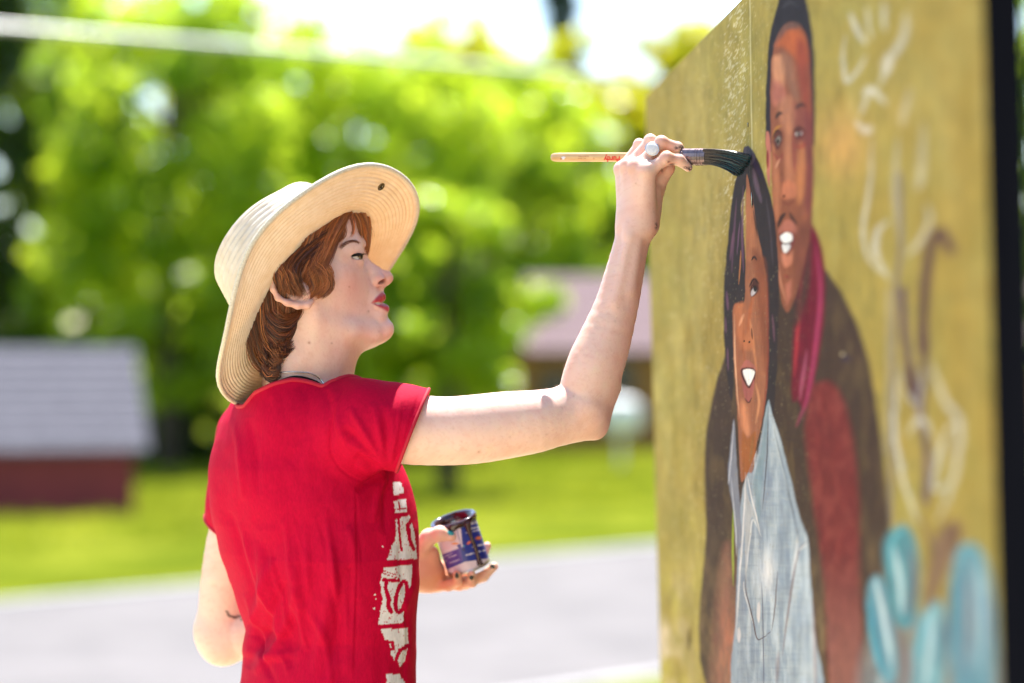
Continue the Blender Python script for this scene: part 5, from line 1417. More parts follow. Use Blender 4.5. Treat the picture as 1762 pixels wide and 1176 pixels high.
# shirt colours: red cloth with a worn white block print on the chest
C = np.zeros((len(V), 3)) + np.array((0.50, 0.001, 0.034))
zx = lambda pts: [(630 + a / 2.97, 780 + b / 2.97) for a, b in pts]
front = (px_ > 640) & (py_ > 800) & (V[:, 1] < 3.32)
fx, fy = px_[front], py_[front]
msk = np.zeros(len(fx))
for poly in ([(137, 145), (178, 150), (196, 205), (140, 215)], [(143, 246), (204, 232), (210, 300), (148, 306)], [(150, 338), (222, 318), (240, 370), (252, 450), (262, 540), (104, 548), (150, 430)],
             [(90, 585), (238, 572), (228, 680), (212, 720), (192, 760), (190, 870), (60, 874), (86, 740), (70, 660)], [(75, 900), (212, 895), (218, 985), (198, 1060), (165, 1100), (112, 1000)], [(105, 1130), (170, 1130), (215, 1200), (105, 1200)]):
    msk = np.maximum(msk, inpoly(fx + (fbm(fx * .3, fy * .3, 91, 2) - .5) * 3, fy, zx(poly)))
def ink(pts, w):
    global msk
    d, t = segdist(fx + (fbm(fx * .3, fy * .3, 92, 2) - .5) * 2, fy, zx(pts)); msk = np.where(d < w / 2.97, 0, msk)
ink([(165, 330), (168, 400), (182, 495)], 6); ink([(232, 340), (212, 370), (222, 440), (242, 490)], 10); ink([(150, 290), (205, 282)], 2.5); ink([(165, 245), (172, 290)], 3)
ink([(82, 612), (166, 640)], 2.5); ink([(84, 600), (160, 625)], 2); ink([(90, 648), (165, 652)], 9); ink([(104, 655), (98, 690), (118, 750), (112, 780), (128, 812)], 11)
t_ = np.linspace(0, 2 * math.pi, 26); ink([(180 + 26 * math.cos(a) + 14 * -math.sin(a), 735 + 78 * math.sin(a)) for a in t_], 11)
ink([(105, 965), (135, 968), (138, 1000), (112, 1010)], 9); ink([(106, 965), (118, 1060), (122, 1120)], 11); ink([(212, 985), (170, 1010), (152, 1060), (168, 1110), (205, 1080), (222, 1000)], 10); ink([(150, 590), (158, 612)], 3)
worn = fbm(fx * .55, fy * .35, 93, 3); msk = np.where((worn > .70) & (fbm(fx * .06, fy * .05, 94, 2) > .42), msk * .25, msk)
pk = np.zeros(len(V)); pk[front] = msk
for (x, y, r) in ((658, 940, 1.6), (671, 896, 1.0), (645, 1023, 1.4), (646, 1030, 1.2), (644, 1047, 1.5), (664, 922, .9), (672, 914, .9)):
    pk = np.maximum(pk, (np.hypot(px_ - x, py_ - y) < r) * (V[:, 1] < 3.2))
C = C * (1 - pk[:, None]) + np.array((0.76, 0.72, 0.74)) * pk[:, None]
m = M('red_jersey', (0.5, 0.01, 0.02), 0.75)
m.color(m.mix(m.attr(), m.ramp(m.noise(380, 2, vscale=(1, 1, .35)), [(0.3, (.86, .86, .86)), (0.7, (1.08, 1.08, 1.08))]), .8, 'MULTIPLY'))
m.set('Sheen Weight', 0.0); m.set('Sheen Roughness', 0.5); m.set('Sheen Tint', (1, .35, .4, 1)); m.set('Specular IOR Level', 0.08)
m.bump(m.noise(900, 2, vscale=(1, 1, .4)), 0.25, .0006)
m.bump(m.noise(42, 4), 0.30, .004)
m.translucent(m.attr(), 0.10)
MAT_SHIRT = m.m
shirt = mesh('t_shirt', V, Fc, MAT_SHIRT, person, col=C)
sm = shirt.modifiers.new('thickness', 'SOLIDIFY'); sm.thickness = .0022; sm.offset = -1
# rolled edges: collar and sleeve hems follow the open borders of the cloth
e_ = np.sort(np.concatenate([Fc[:, [0, 1]], Fc[:, [1, 2]], Fc[:, [2, 3]], Fc[:, [3, 0]]]), axis=1)
ue, cnt = np.unique(e_, axis=0, return_counts=True); be = ue[cnt == 1]
adj = {}
for a, b in be: adj.setdefault(int(a), []).append(int(b)); adj.setdefault(int(b), []).append(int(a))
loops, seen = [], set()
for s in adj:
    if s in seen: continue
    lp = [s]; seen.add(s)
    while True:
        nx_ = [q for q in adj[lp[-1]] if q not in seen]
        if not nx_: break
        lp.append(nx_[0]); seen.add(nx_[0])
    if len(lp) > 60: loops.append(lp)
m = M('red_rib', (0.42, 0.003, 0.026), 0.8); m.bump(m.noise(300, 2), .3, .001); MAT_RIB = m.m
for lp in loops:
    P = V[lp]
    if P[:, 2].mean() < 1.05: continue
    for _ in range(12): P = (np.roll(P, 1, 0) + P * 2 + np.roll(P, -1, 0)) / 4
    P = P[::3]; P = np.vstack([P, P[:2]])
    cn = proj(P.mean(0))
    neck = cn[1] < 730 and 470 < cn[0] < 600
    MB().tube(P, .0030 if neck else .0022, 8, caps=False).build('collar' if neck else 'sleeve_hem', MAT_RIB, shirt, smooth=True)
    if neck: NECK_LOOP = P

# dark strap of the top worn underneath, just inside the collar
m = M('black_strap', (0.008, 0.008, 0.011), .9, Specular_IOR_Level=0.1)
st = on_skin_many(((480, 660), (490, 655), (502, 651.5), (515, 651), (530, 654), (545, 660), (556, 668)), .001)
MB().tube(spline(np.array(st), 24), .0030, 8).build('strap', m.m, person, smooth=True)

# trousers and shoes below the frame
m = M('denim', (0.03, 0.045, 0.09), .8); m.bump(m.noise(300, 3, vscale=(1, 1, .4)), .3, .001); MAT_DENIM = m.m
TR = SDF(); c0 = WB(566, 1150, TY)
hipR, hipL = c0 + tr_ * .085 + [0, 0, -.14], c0 - tr_ * .085 + [0, 0, -.14]
TR.ell(c0 + [0, 0, -.10], (.125, .155, .13), .03, R=np.stack([tf, tr_, [0, 0, 1]], 1))
for hp, sgn in ((hipR, 1), (hipL, -1)):
    kn = hp + tr_ * .01 * sgn + tf * .03 + [0, 0, -.40]; an = kn + tf * -.02 + [0, 0, -.42 + (0.0)]; an[2] = .09; kn[2] = .48
    TR.chain([hp, kn, an], [.088, .062, .052], .03)
V, Fc = polygonise(TR, c0 - [.3, .3, .95], c0 + [.3, .3, .06], .008)
mesh('trousers', V, Fc, MAT_DENIM, person)
m = M('shoe_canvas', (0.03, 0.03, 0.035), .7)
for hp, sgn in ((hipR, 1), (hipL, -1)):
    an = hp + tr_ * .01 * sgn; an[2] = 0
    SH = SDF(); SH.cone(an + [0, 0, .05] - tf * .03, an + tf * .15 + [0, 0, .038], .042, .036, .02); SH.cone(an + [0, 0, .05], an + [0, 0, .10], .045, .042, .02)
    SH.custom(lambda p: 0.006 - p[:, 2], an - .3, an + .3, .004, '&')
    V, Fc = polygonise(SH, an - [.2, .2, .01], an + [.3, .3, .2], .006)
    mesh('shoe', V, Fc, m.m, person)

# necklace and ring
m = M('silver', (0.75, 0.74, 0.72), .25, Metallic=1.0); MAT_SILVER = m.m
nl = on_skin_many(((462, 643), (475, 642.5), (490, 641), (502, 640.5), (515, 641), (530, 642), (542, 646), (552, 654), (562, 668)), .0007)
MB().tube(spline(np.array(nl), 60), .0009, 6).build('necklace', MAT_SILVER, person, smooth=True)
a, b = WB(1097, 289, 2.988), WB(1138, 246, 2.990); c = a + (b - a) * .66; ax = (b - a) / np.linalg.norm(b - a)
fdir = np.array([-.25, -.93, .18]); fdir -= ax * fdir.dot(ax); fdir /= np.linalg.norm(fdir); sd = np.cross(ax, fdir)
t_ = np.linspace(0, 2 * math.pi, 33)
pts = np.array([c + (.0092) * (math.cos(t) * fdir + math.sin(t) * sd) for t in t_])
ring_o = MB().tube(pts, .0011, 8, caps=False).build('ring', MAT_SILVER, person, smooth=True)
m = M('white_stone', (0.72, 0.71, 0.72), .18); m.color(m.ramp(m.noise(300, 3), [(.35, (.62, .62, .66)), (.7, (.8, .79, .78))]))
V, Fc = sphere((0, 0, 0), 1, 32, 16); V = np.array([c + fdir * (.0092 + .0026 * v[2]) + ax * .0074 * v[0] + sd * .0088 * v[1] for v in V])
mesh('stone', V, Fc, m.m, ring_o)
MB().tube(np.array([c + fdir * .0092 + ax * .0077 * math.cos(t) + sd * .0091 * math.sin(t) for t in t_]), .0007, 6, caps=False).build('bezel', MAT_SILVER, ring_o, smooth=True)
# painted nails of the left hand
m = M('teal_varnish', (0.02, 0.32, 0.36), .2); MAT_NAIL = m.m
m = M('dark_varnish', (0.03, 0.045, 0.04), .25); MAT_NAIL2 = m.m
for (x, y, Y, d_, nrm_, mt, s_) in ((773, 920.5, 3.2325, (1, .25), (-.1, -.86, .5), MAT_NAIL, 1), (811, 992, 3.2475, (0, 1), (.1, -.99, -.1), MAT_NAIL2, .8), (786, 990, 3.2415, (0, 1), (0, -.99, -.1), MAT_NAIL2, .7), (846, 977, 3.286, (.8, .5), (.4, -.8, .4), MAT_NAIL2, .7)):
    c = WB(x, y, Y); ax = np.array([d_[0], 0, -d_[1]], float) if d_[0] else np.array([0, 0, 1.0]); ax /= np.linalg.norm(ax)
    nn = np.array(nrm_); nn -= ax * nn.dot(ax); nn /= np.linalg.norm(nn); sd = np.cross(ax, nn)
    for _ in range(6): c = c - nn * float(BODY(c[None])[0])
    V, Fc = sphere((0, 0, 0), 1, 20, 10)
    V = np.array([c - nn * .0012 + nn * (.0022 * v[2] - .0012 * v[1] ** 2) + ax * .0062 * s_ * v[0] + sd * .0046 * s_ * v[1] for v in V])
    mesh('fingernail', V, Fc, mt, person)
# ================================================================== straw hat
m = M('straw', (0.62, 0.47, 0.26), .7)
c = m.ramp(m.noise(90, 4, vscale=(1, 1, 1)), [(.3, (.74, .665, .53)), (.7, (.86, .81, .70))])
m.color(c); m.set('Specular IOR Level', .3)
m.bump(m.noise(700, 3), .5, .0012)
m.translucent((0.85, 0.56, 0.20), .27)
MAT_STRAW = m.m
m2 = M('straw_edge', (0.74, 0.66, 0.50), .85); m2.color(m2.ramp(m2.noise(500, 3), [(.3, (.6, .52, .38)), (.7, (.8, .73, .6))])); m2.bump(m2.noise(900, 3), .8, .002); MAT_EDGE = m2.m
hat_c = W(507, 474, 3.085)
he1 = np.array([.70, .0, .714]); he1 /= np.linalg.norm(he1)
he2 = np.array([-.30, -.905, .30]); he2 -= he1 * he2.dot(he1); he2 /= np.linalg.norm(he2)
hax = np.cross(he2, he1); hax *= 1 if hax[2] > 0 else -1
hat = empty('sun_hat', tuple(hat_c), 'cream straw sun hat with wide upturned brim worn by the painter', 'hat')
def hat_pt(a, r, z):
    """a = angle round the hat (0 = front, +90 deg = near side)"""
    return hat_c + he1 * (r * np.cos(a))[..., None] + he2 * (r * np.sin(a))[..., None] + hax * z[..., None]
NA = 360
aa = np.linspace(0, 2 * math.pi, NA, endpoint=False)
R_IN, R_OUT = .094, .172
DRA = np.linspace(0, 2 * math.pi, 361)
DRZ = np.interp(np.degrees(DRA), [0, 45, 90, 135, 180, 225, 270, 315, 360], [.030, .012, .018, .064, .068, .040, .0, .014, .030])
for _ in range(400): DRZ[:-1] = (np.roll(DRZ[:-1], 1) + 2 * DRZ[:-1] + np.roll(DRZ[:-1], -1)) / 4
DRZ[-1] = DRZ[0]
DRT = np.interp(np.degrees(DRA), [0, 20, 45, 90, 135, 160, 180, 225, 270, 315, 360], [.0, .007, .018, .030, .044, .046, .045, .025, .005, .0, .0])
for _ in range(300): DRT[:-1] = (np.roll(DRT[:-1], 1) + 2 * DRT[:-1] + np.roll(DRT[:-1], -1)) / 4
DRT[-1] = DRT[0]
def brim_z(a, t):
    # t 0..1 from head opening to rim: gentle droop then a lift at the rim, stronger at the near and back sides
    base = -.006 * np.sin(np.pi * np.minimum(t * 1.2, 1))
    rt = np.interp(np.mod(a, 2 * math.pi), DRA, DRT); rm = np.interp(np.mod(a, 2 * math.pi), DRA, DRZ)
    return base - rt - (rm - rt) * t ** 1.15 + .005 * np.sin(2 * a + .8) * t ** 2 + .003 * np.sin(5 * a) * t ** 2
rows = 17
prof = []
for i in range(rows * 5 + 1):
    t = i / (rows * 5); prof.append((t, abs(math.sin(math.pi * t * rows)) ** .6))
def lathe(prof_fn, n, lift):
    A, I = np.meshgrid(aa, np.arange(n)); 
    return A, I
tt = np.array([q[0] for q in prof]); bm = np.array([q[1] for q in prof])
A, T = np.meshgrid(aa, tt); _, Bm = np.meshgrid(aa, bm)
oval = 1 + .045 * np.cos(A) ** 2 - .03 * np.sin(A) ** 2 - .07 * np.maximum(-np.cos(A), 0) * T + .045 * np.maximum(np.cos(A - .45), 0) ** 2 * T
Rr = (R_IN + (R_OUT - R_IN) * T) * oval
Vt = hat_pt(A, Rr, brim_z(A, T) + .0011 + .0014 * Bm); Vb_ = hat_pt(A, Rr, brim_z(A, T) - .0011 - .0012 * Bm)
n = len(tt); idx = np.arange(n * NA).reshape(n, NA); nxt = np.roll(idx, -1, 1)
Ft = np.stack([idx[:-1], idx[1:], nxt[1:], nxt[:-1]], -1).reshape(-1, 4)
o = n * NA
Fb_ = np.stack([nxt[:-1], nxt[1:], idx[1:], idx[:-1]], -1).reshape(-1, 4) + o
Fr = np.stack([idx[-1], idx[-1] + o, nxt[-1] + o, nxt[-1]], -1)
mesh('brim', np.concatenate([Vt.reshape(-1, 3), Vb_.reshape(-1, 3)]), np.concatenate([Ft, Fb_, Fr]), MAT_STRAW, hat)
# bound rim, a little fuzzy
rimP = hat_pt(aa, R_OUT * (1 + .045 * np.cos(aa) ** 2 - .03 * np.sin(aa) ** 2 - .07 * np.maximum(-np.cos(aa), 0) + .045 * np.maximum(np.cos(aa - .45), 0) ** 2), brim_z(aa, np.ones(NA)))
rimP = np.vstack([rimP, rimP[:2]])
gg = np.random.default_rng(3)
MB().tube(rimP, .0030 + .0004 * gg.random(len(rimP)), 8, caps=False).build('rim_binding', MAT_EDGE, hat, smooth=True)
gg = np.random.default_rng(31); fb = MB()
for _ in range(700):
    i_ = gg.integers(NA); p_ = rimP[i_] + gg.normal(0, .0012, 3); d_ = gg.normal(size=3); d_ /= np.linalg.norm(d_); s_ = np.cross(d_, [0, 1, .3]); s_ = s_ / np.linalg.norm(s_) * .00018
    fb.add([p_ - s_, p_ + s_, p_ + d_ * gg.uniform(.003, .006)], [(0, 1, 2)])
fb.build('rim_fibres', MAT_EDGE, hat)['kind'] = 'stuff'
# crown
CH = .087
crow = 19
cp = []
for i in range(crow * 5 + 1):
    t = i / (crow * 5)
    if t < .55: u = t / .55; r, z = R_IN * (1 - .10 * u ** 1.5), CH * .74 * u
    else:
        u = (t - .55) / .45; ph = u * math.pi / 2
        rt = R_IN * .90
        r = rt * (1 - u) if u > .5 else rt * (1 - .5 * (u / .5) ** 1.0)
        r = rt * math.cos(min(ph * 1.0, math.pi / 2)) ** .75
        z = CH * (.74 + .26 * math.sin(ph) ** .9)
    cp.append((r, z, abs(math.sin(math.pi * t * crow)) ** .6))
cp = np.array(cp); cp[-1, 0] = .0005
A, Rr = np.meshgrid(aa, cp[:, 0]); _, Zz = np.meshgrid(aa, cp[:, 1]); _, Bm = np.meshgrid(aa, cp[:, 2])
oval = 1 + .045 * np.cos(A) ** 2 - .03 * np.sin(A) ** 2
# two dents in the crown, as if pinched
dent = .010 * np.exp(-((Rr * np.cos(A) - .02) / .05) ** 2 - ((Rr * np.sin(A) - .055) / .022) ** 2) + .008 * np.exp(-((Rr * np.cos(A) + .02) / .05) ** 2 - ((Rr * np.sin(A) + .05) / .03) ** 2)
Zc = Zz - dent * (Zz > CH * .5) - np.interp(A, DRA, DRT) * (1 - Zz / CH) ** 1.4
Vc = hat_pt(A, (Rr + .0012 * Bm * (Zz < CH * .9)) * oval, Zc + .0010 * Bm) + he1 * (.013 * Zz / CH)[..., None]
Vi = hat_pt(A, np.maximum(Rr - .0025, 0) * oval, Zc - .0022) + he1 * (.013 * Zz / CH)[..., None]
n = len(cp); idx = np.arange(n * NA).reshape(n, NA); nxt = np.roll(idx, -1, 1)
Fo = np.stack([idx[:-1], nxt[:-1], nxt[1:], idx[1:]], -1).reshape(-1, 4)
mesh('crown', np.concatenate([Vc.reshape(-1, 3), Vi.reshape(-1, 3)]), np.concatenate([Fo, Fo[:, ::-1] + n * NA]), MAT_STRAW, hat)
# vent eyelet and two snags on the brim
m = M('brass_eyelet', (0.12, 0.08, 0.03), .4, Metallic=.8)
def on_brim(px, py):
    best = None
    uu = hat_pt(*[q.ravel() for q in (np.meshgrid(aa, tt)[0], (R_IN + (R_OUT - R_IN) * np.meshgrid(aa, tt)[1]) * (1 + .045 * np.cos(np.meshgrid(aa, tt)[0]) ** 2 - .03 * np.sin(np.meshgrid(aa, tt)[0]) ** 2), brim_z(np.meshgrid(aa, tt)[0], np.meshgrid(aa, tt)[1]))])
    x, y = proj(uu); front_ = np.cos(np.meshgrid(aa, tt)[0].ravel()) > .2
    d = np.hypot(x - px, y - py) + 1e4 * ~front_
    return uu[d.argmin()]
p = on_brim(654, 320)
t_ = np.linspace(0, 2 * math.pi, 25)
MB().tube(np.array([p - hax * .003 + .0042 * (math.cos(t) * he1 + math.sin(t) * he2) for t in t_]), .0014, 8, caps=False).build('eyelet', m.m, hat, smooth=True)
V, Fc = sphere((0, 0, 0), 1, 16, 8); mesh('eyelet_hole', np.array([p - hax * .0024 + he1 * .0034 * v[0] + he2 * .0034 * v[1] + hax * .0006 * v[2] for v in V]), Fc, M('eyelet_shadow', (.02, .012, .006), .9).m, hat)
# ================================================================== paint brush
tail, exitp, tip = W(948, 271, 3.092), W(1183, 270.5, 2.990), W(1284, 271, 2.972)
bd = (exitp - tail); bd /= np.linalg.norm(bd)
brush = empty('paint_brush', tuple(W(1130, 271, 3.013)), 'wooden handled angled paint brush with dark wet bristles touching the mural', 'paint brush')
upv = np.array([0, 0, 1.0]); sdv = np.cross(bd, upv); sdv /= np.linalg.norm(sdv); upv = np.cross(sdv, bd)
m = M('handle_wood', (0.55, 0.33, 0.14), .35)
c = m.ramp(m.noise(60, 4, vscale=(.25, 1, 3)), [(.3, (.50, .28, .10)), (.7, (.66, .42, .20))]); m.color(c); m.set('Coat Weight', .4); m.set('Coat Roughness', .2)
MAT_HANDLE = m.m
m = M('ferrule_steel', (.20, .15, .14), .3, Metallic=.9); m.color(m.ramp(m.noise(80, 3), [(.3, (.10, .07, .08)), (.7, (.30, .22, .22))])); MAT_FERR = m.m
m = M('wet_bristle', (.006, .008, .014), .22); m.color(m.attr()); m.set('Specular IOR Level', .6); MAT_BRIST = m.m
L = np.linalg.norm(exitp - tail)
def ringsec(t, w, h, n=20):      # rounded flat section
    a = np.linspace(0, 2 * math.pi, n, endpoint=False)
    return tail + bd * t + sdv * (w * np.sign(np.cos(a)) * np.abs(np.cos(a)) ** .8)[:, None] + upv * (h * np.sign(np.sin(a)) * np.abs(np.sin(a)) ** .8)[:, None]
def loft(rings):
    n = len(rings[0]); V = np.concatenate(rings); Fc = []
    for i in range(len(rings) - 1):
        for j in range(n): Fc.append((i * n + j, i * n + (j + 1) % n, (i + 1) * n + (j + 1) % n, (i + 1) * n + j))
    Fc.append(tuple(range(n))[::-1]); Fc.append(tuple((len(rings) - 1) * n + j for j in range(n)))
    return MB().add(V, Fc)
loft([ringsec(.0003, .0012, .0016), ringsec(.0015, .003, .0038), ringsec(.005, .0046, .0053), ringsec(.012, .0052, .0057), ringsec(.06, .0055, .0058), ringsec(L * .55, .0052, .0057), ringsec(L * .75, .0058, .0066), ringsec(L * .9, .007, .0088), ringsec(L - .004, .0072, .0096)]).build('handle', MAT_HANDLE, brush, smooth=True)
fer = loft([ringsec(L - .008, .0074, .0098), ringsec(L - .007, .0078, .0104), ringsec(L + .0258, .0076, .0104), ringsec(L + .0265, .0074, .0102)]).build('ferrule', MAT_FERR, brush, smooth=False)
for t in (.012, .0150, .0195):
    MB().add(np.concatenate([ringsec(L + t, .0081, .01075), ringsec(L + t + .0012, .0081, .01075), ringsec(L + t + .0012, .007, .0095), ringsec(L + t, .007, .0095)]), [(r * 20 + j, r * 20 + (j + 1) % 20, ((r + 1) % 4) * 20 + (j + 1) % 20, ((r + 1) % 4) * 20 + j) for r in range(4) for j in range(20)]).build('crimp', MAT_FERR, fer)
for (t, z) in ((-.004, .005), (-.004, -.005), (.003, .0)):
    V, Fc = sphere((0, 0, 0), .001, 10, 6); mesh('nail', V + tail + bd * (L + t) - sdv * -.0078 + upv * z, Fc, MAT_FERR, fer)
# bristles bend down against the board
Vs, Fs, Cs, n0 = [], [], [], 0
g = np.random.default_rng(21); seg = 9
ring3 = np.array([[math.cos(a), math.sin(a)] for a in (0, 2.1, 4.2)])
ntip = board_pt(2.975, tip[2]); 
for _ in range(1500):
    u, v = g.uniform(-1, 1), g.uniform(-1, 1)
    p0 = tail + bd * (L + .024) + upv * .0096 * u + sdv * .0068 * v
    ln = .056 + .010 * u + g.normal(0, .0015)
    s = np.linspace(0, 1, seg)
    bend = -.0075 * s ** 2.4 * (1.5 - .5 * u)
    P = p0 + bd * (ln * s)[:, None] + upv * (bend + .0008 * np.sin(3 * s + u * 9) * s)[:, None] + sdv * (g.normal(0, .0012) * s - .2 * v * .0068 * s)[:, None]
    lim = board_pt(P[:, 1], P[:, 2])[:, 0] - .0012       # stop at the board face
    ov = np.maximum(P[:, 0] - lim, 0); P[:, 0] -= ov; P[:, 2] -= ov * .7
    r = .00032 * np.interp(s, [0, .8, 1], [1, 1, .3])
    R = P[:, None] + r[:, None, None] * (ring3[None, :, :1] * upv + ring3[None, :, 1:] * sdv)
    Vs.append(R.reshape(-1, 3)); i0 = n0 + np.arange(seg - 1)[:, None] * 3 + np.arange(3)[None]; i1 = n0 + np.arange(seg - 1)[:, None] * 3 + (np.arange(3)[None] + 1) % 3
    Fs.append(np.stack([i0, i1, i1 + 3, i0 + 3], -1).reshape(-1, 4)); n0 += seg * 3
    base = np.array((.060, .042, .034)) * g.uniform(.4, 1.8); wet = np.array((.003, .008, .016) if g.random() < .6 else (.004, .07, .09))
    k = np.clip((np.repeat(s, 3) - .15) * 2.2, 0, 1)[:, None]; Cs.append(base * (1 - k) + wet * k)
mesh('bristles', np.concatenate(Vs), np.concatenate(Fs), MAT_BRIST, brush, col=np.concatenate(Cs))
# lettering on the handle (reads upside down from here)
MAT_RED = M('red_print', (.60, .012, .008), .5).m
def text(s, size, t, z, mat, parent, name='lettering', bold=0.0):
    cu = bpy.data.curves.new(name, 'FONT'); cu.body = s; cu.size = size; cu.offset = bold; cu.align_x = 'LEFT'; cu.extrude = .00008; cu.resolution_u = 3
    ob = bpy.data.objects.new(name, cu); COL.objects.link(ob)
    dg = bpy.context.evaluated_depsgraph_get(); me = bpy.data.meshes.new_from_object(ob.evaluated_get(dg))
    bpy.data.objects.remove(ob)
    o_ = link(name, me, mat, parent, smooth=False)
    fwd = -bd; u2 = -upv                              # upside down
    face = np.cross(fwd, u2)                          # towards the viewer
    near_ = -sdv if (-sdv)[1] < 0 else sdv
    Mx = Matrix(((fwd[0], u2[0], near_[0], 0), (fwd[1], u2[1], near_[1], 0), (fwd[2], u2[2], near_[2], 0), (0, 0, 0, 1)))
    p_ = tail + bd * t + upv * z + near_ * .00545
    me.transform(Mx); me.transform(Matrix.Translation(Vector(p_)))
    if near_.dot(face) < 0: me.flip_normals()
    return o_
text('Purdy', .0098, .1040, .0006, MAT_RED, brush, bold=.0003)
MAT_FAINT = M('faint_print', (.42, .16, .06), .6).m
text('®', .003, .0672, -.001, MAT_FAINT, brush)
nr_ = -sdv if (-sdv)[1] < 0 else sdv; fp = MB(); gq = np.random.default_rng(2)      # two worn lines of print, too small to read
for z_, x0_, n_ in ((.0008, .0445, 8), (-.0020, .0445, 6)):
    for i_ in range(n_):
        if gq.random() < .8: fp.box(tail + bd * (x0_ + i_ * .0019) + upv * z_ + nr_ * .00545, (gq.uniform(.0008, .0014), .0002, gq.uniform(.0007, .0013)), np.stack([bd, nr_, upv], 1))
fp.build('worn_print', MAT_FAINT, brush)['kind'] = 'stuff'
MAT_PAINTSPOT = M('dried_paint', (.72, .68, .70), .5).m
near_ = -sdv if (-sdv)[1] < 0 else sdv
V, Fc = sphere((0, 0, 0), 1, 20, 8); mesh('paint_spot', np.array([tail + bd * (.0215 + .0028 * v[0] * (1 + .3 * math.sin(4 * v[1]))) + upv * (-.0014 + .0022 * v[1]) + near_ * (.0053 + .0004 * v[2]) for v in V]), Fc, MAT_PAINTSPOT, brush)
V, Fc = sphere((0, 0, 0), 1, 20, 8); mesh('paint_spot', np.array([tail + bd * (.0182 + .0014 * v[0]) + upv * (-.0022 + .0014 * v[1]) + near_ * (.0053 + .0004 * v[2]) for v in V]), Fc, MAT_FAINT, brush)
# fresh wet paint where the bristles press on the board belongs to the board
pw = board_pt(2.972, W(1290, 275, 2.975)[2])
m = M('wet_paint', (.012, .008, .022), .15)
g = np.random.default_rng(4)
for (x, y, rx, rz_) in ((1294, 345, .004, .010), (1287.5, 215, .002, .003)):
    Yb = float(board_Y(x, y)); c_ = board_pt(Yb, W(x, y, Yb)[2])
    V, Fc = sphere((0, 0, 0), 1, 24, 8)
    V = np.array([board_pt(c_[1] + rx * v[0] * (1 + .2 * math.sin(5 * v[1])), c_[2] + rz_ * v[1], .0002 + .0009 * v[2]) for v in V])
    mesh('wet_paint', V, Fc, m.m, panels[0] if Yb > Y_SEAM else panels[1])

# ================================================================== paint can
ct, cbm = W(779.5, 893, 3.262), W(806.5, 976, 3.275)
cax = (ct - cbm); CHt = np.linalg.norm(cax); cax /= CHt
CR = px2m(38.5, 3.27)
cx_ = np.cross(cax, np.array([0, 1.0, 0])); cx_ /= np.linalg.norm(cx_)
cax = cax + np.array([0, -.01, 0]); cax /= np.linalg.norm(cax); cx_ -= cax * cx_.dot(cax); cx_ /= np.linalg.norm(cx_); cy_ = np.cross(cax, cx_)
if cy_[1] > 0: cy_ = -cy_                                  # cy_ faces the viewer
can = empty('paint_can', tuple(cbm), 'small blue labelled paint tin with dark drip in the left hand', 'paint can')
def cyl(a, r, z): return cbm + np.outer(r * np.sin(a), cx_) + np.outer(r * np.cos(a), cy_) + np.outer(z, cax)
def revolve(prof_, n=64, a0=0, a1=2 * math.pi):
    a = np.linspace(a0, a1, n, endpoint=False); V = []
    for (r, z) in prof_: V.append(cyl(a, np.full(n, r), np.full(n, z)))
    Fc = [(i * n + j, i * n + (j + 1) % n, (i + 1) * n + (j + 1) % n, (i + 1) * n + j) for i in range(len(prof_) - 1) for j in range(n)]
    return MB().add(np.concatenate(V), Fc)
MAT_TIN = M('tin', (.55, .53, .52), .3, Metallic=.9).m
revolve([(.0, .002), (CR - .004, .002), (CR - .002, 0), (CR, .0005), (CR, .003), (CR - .0012, .004), (CR - .0012, CHt - .004), (CR, CHt - .003), (CR + .0004, CHt - .001), (CR, CHt), (CR - .003, CHt), (CR - .004, CHt - .003), (CR - .004, .006), (0, .006)]).build('tin_body', MAT_TIN, can, smooth=True)
# printed paper label
na, nz = 170, 110
a = np.linspace(-math.pi, math.pi, na + 1); z = np.linspace(.0045, CHt - .0075, nz)
A, Z = np.meshgrid(a, z); V = cyl(A.ravel(), np.full(A.size, CR - .0005), Z.ravel())
lx, ly = proj(V)
P = Paint(lx, ly, srgb(214, 200, 214))
zz_ = lambda pts: [(680 + q / 5.345, 840 + w / 5.345) for q, w in pts]
blue, vio = srgb(28, 44, 140), srgb(88, 62, 150)
P.poly(zz_([(415, 620), (620, 545), (600, 330), (735, 275), (900, 285), (900, 640), (640, 680), (455, 760), (400, 700)]), blue, 1, .5, smooth=False, wob=0)
P.poly(zz_([(415, 620), (600, 550), (620, 670), (455, 755)]), vio, .9, 1, smooth=False, wob=0)
P.poly(zz_([(420, 372), (560, 335), (612, 550), (585, 560), (560, 520), (535, 350), (430, 385)]), srgb(60, 50, 140), 1, .6, smooth=False, wob=0)
P.poly(zz_([(430, 380), (530, 350), (560, 380), (600, 510), (500, 560), (440, 570)]), srgb(216, 190, 206), 1, .6, smooth=False, wob=0)
for (x0, y0, x1, y1, w) in ((690, 330, 760, 310, 14), (690, 375, 770, 360, 9), (640, 350, 655, 345, 12), (720, 400, 775, 385, 8), (650, 415, 700, 405, 5), (655, 620, 720, 600, 9), (740, 590, 825, 575, 8), (770, 530, 815, 520, 10), (715, 545, 735, 540, 8), (835, 570, 850, 580, 8), (440, 690, 470, 670, 5), (490, 640, 560, 615, 5), (430, 650, 520, 600, 3), (500, 690, 590, 660, 4)):
    P.stroke(zz_([(x0, y0), (x1, y1)]), w / 5.345, srgb(226, 222, 232), .85, .5, False, wob=.4, dry=.25)
for (x0, y0, x1, y1, w, c_) in ((740, 470, 790, 455, 22, (232, 120, 40)), (660, 515, 700, 490, 16, (226, 110, 50)), (625, 535, 640, 530, 14, (70, 150, 190)), (715, 480, 725, 470, 12, (90, 160, 210)), (515, 515, 585, 510, 12, (224, 130, 30)), (620, 560, 640, 575, 12, (40, 36, 60))):
    P.stroke(zz_([(x0, y0), (x1, y1)]), w / 5.345, srgb(*c_), .95, .6)
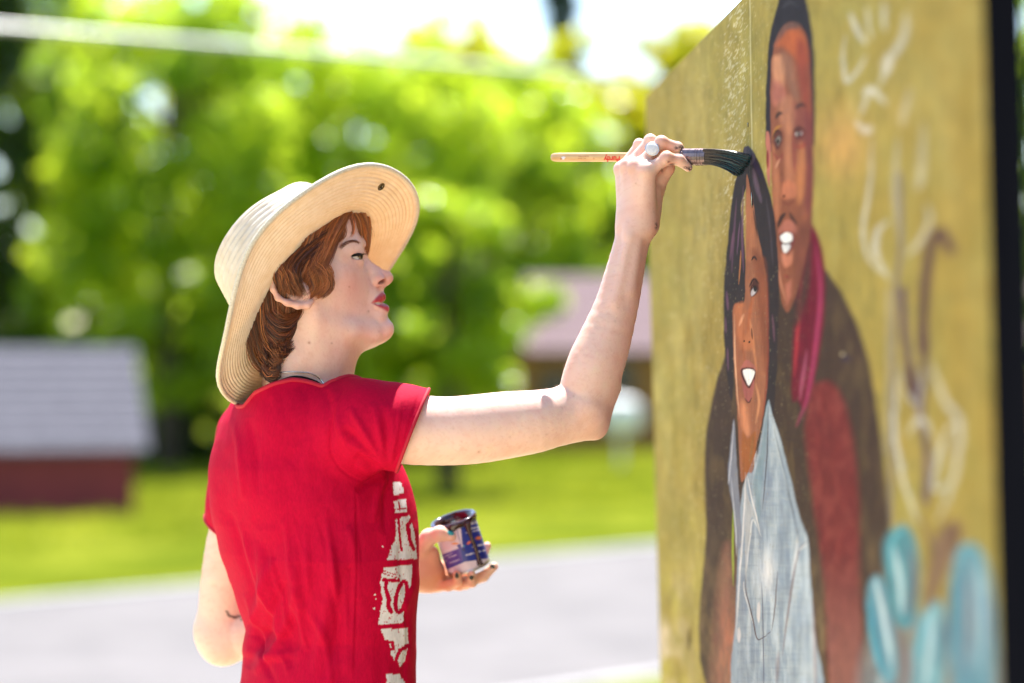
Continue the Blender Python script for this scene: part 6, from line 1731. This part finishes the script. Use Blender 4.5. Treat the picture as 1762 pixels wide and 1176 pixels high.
back = np.cos(A.ravel()) < -.1
P.c[back] = srgb(60, 60, 130)
idx = np.arange(A.size).reshape(nz, na + 1)
m = M('can_label', (.5, .5, .5), .35); m.color(m.attr())
mesh('label', V, np.stack([idx[:-1, :-1], idx[:-1, 1:], idx[1:, 1:], idx[1:, :-1]], -1).reshape(-1, 4), m.m, can, col=P.c)
# dark paint: inside, slopped over the rim, and one long drip
m = M('plum_paint', (.035, .010, .018), .12); m.set('Coat Weight', .5); MAT_PLUM = m.m
revolve([(0, CHt - .012), (CR - .0045, CHt - .012)]).build('paint_surface', MAT_PLUM, can)
g = np.random.default_rng(8); n = 72
a = np.linspace(0, 2 * math.pi, n, endpoint=False)
low = .0065 + .0018 * np.sin(3 * a + 1) + .0012 * np.sin(7 * a)
rings = [cyl(a, np.full(n, CR + .0007), CHt - low), cyl(a, np.full(n, CR + .0016), CHt - low * .6), cyl(a, np.full(n, CR + .0018), np.full(n, CHt - .001)), cyl(a, np.full(n, CR + .0006), np.full(n, CHt + .0012)), cyl(a, np.full(n, CR - .0035), np.full(n, CHt + .0008)), cyl(a, np.full(n, CR - .0055), np.full(n, CHt - .010))]
MB().add(np.concatenate(rings), [(i * n + j, i * n + (j + 1) % n, (i + 1) * n + (j + 1) % n, (i + 1) * n + j) for i in range(5) for j in range(n)]).build('paint_rim', MAT_PLUM, can, smooth=True)
# place the drip so that it runs down the front right of the label
tgt = [(803, 893), (807, 905), (812, 930), (818, 955), (822, 966), (826, 969)]
aD = np.linspace(-1.4, 1.4, 200)
dp = []
for i, (x, y) in enumerate(tgt):
    zt = np.interp(i / 5, [0, 1], [CHt - .004, .006]); Q = cyl(aD, np.full(200, CR + .0003), np.full(200, zt)); qx, qy = proj(Q); dp.append(Q[np.hypot(qx - x, (qy - y) * .2).argmin()])
dr = MB().tube(spline(np.array(dp), 30), np.interp(np.linspace(0, 1, 30), [0, .1, .3, .85, 1], [.0062, .0042, .0026, .0027, .0045]), 10).build('paint_drip', MAT_PLUM, can, smooth=True)
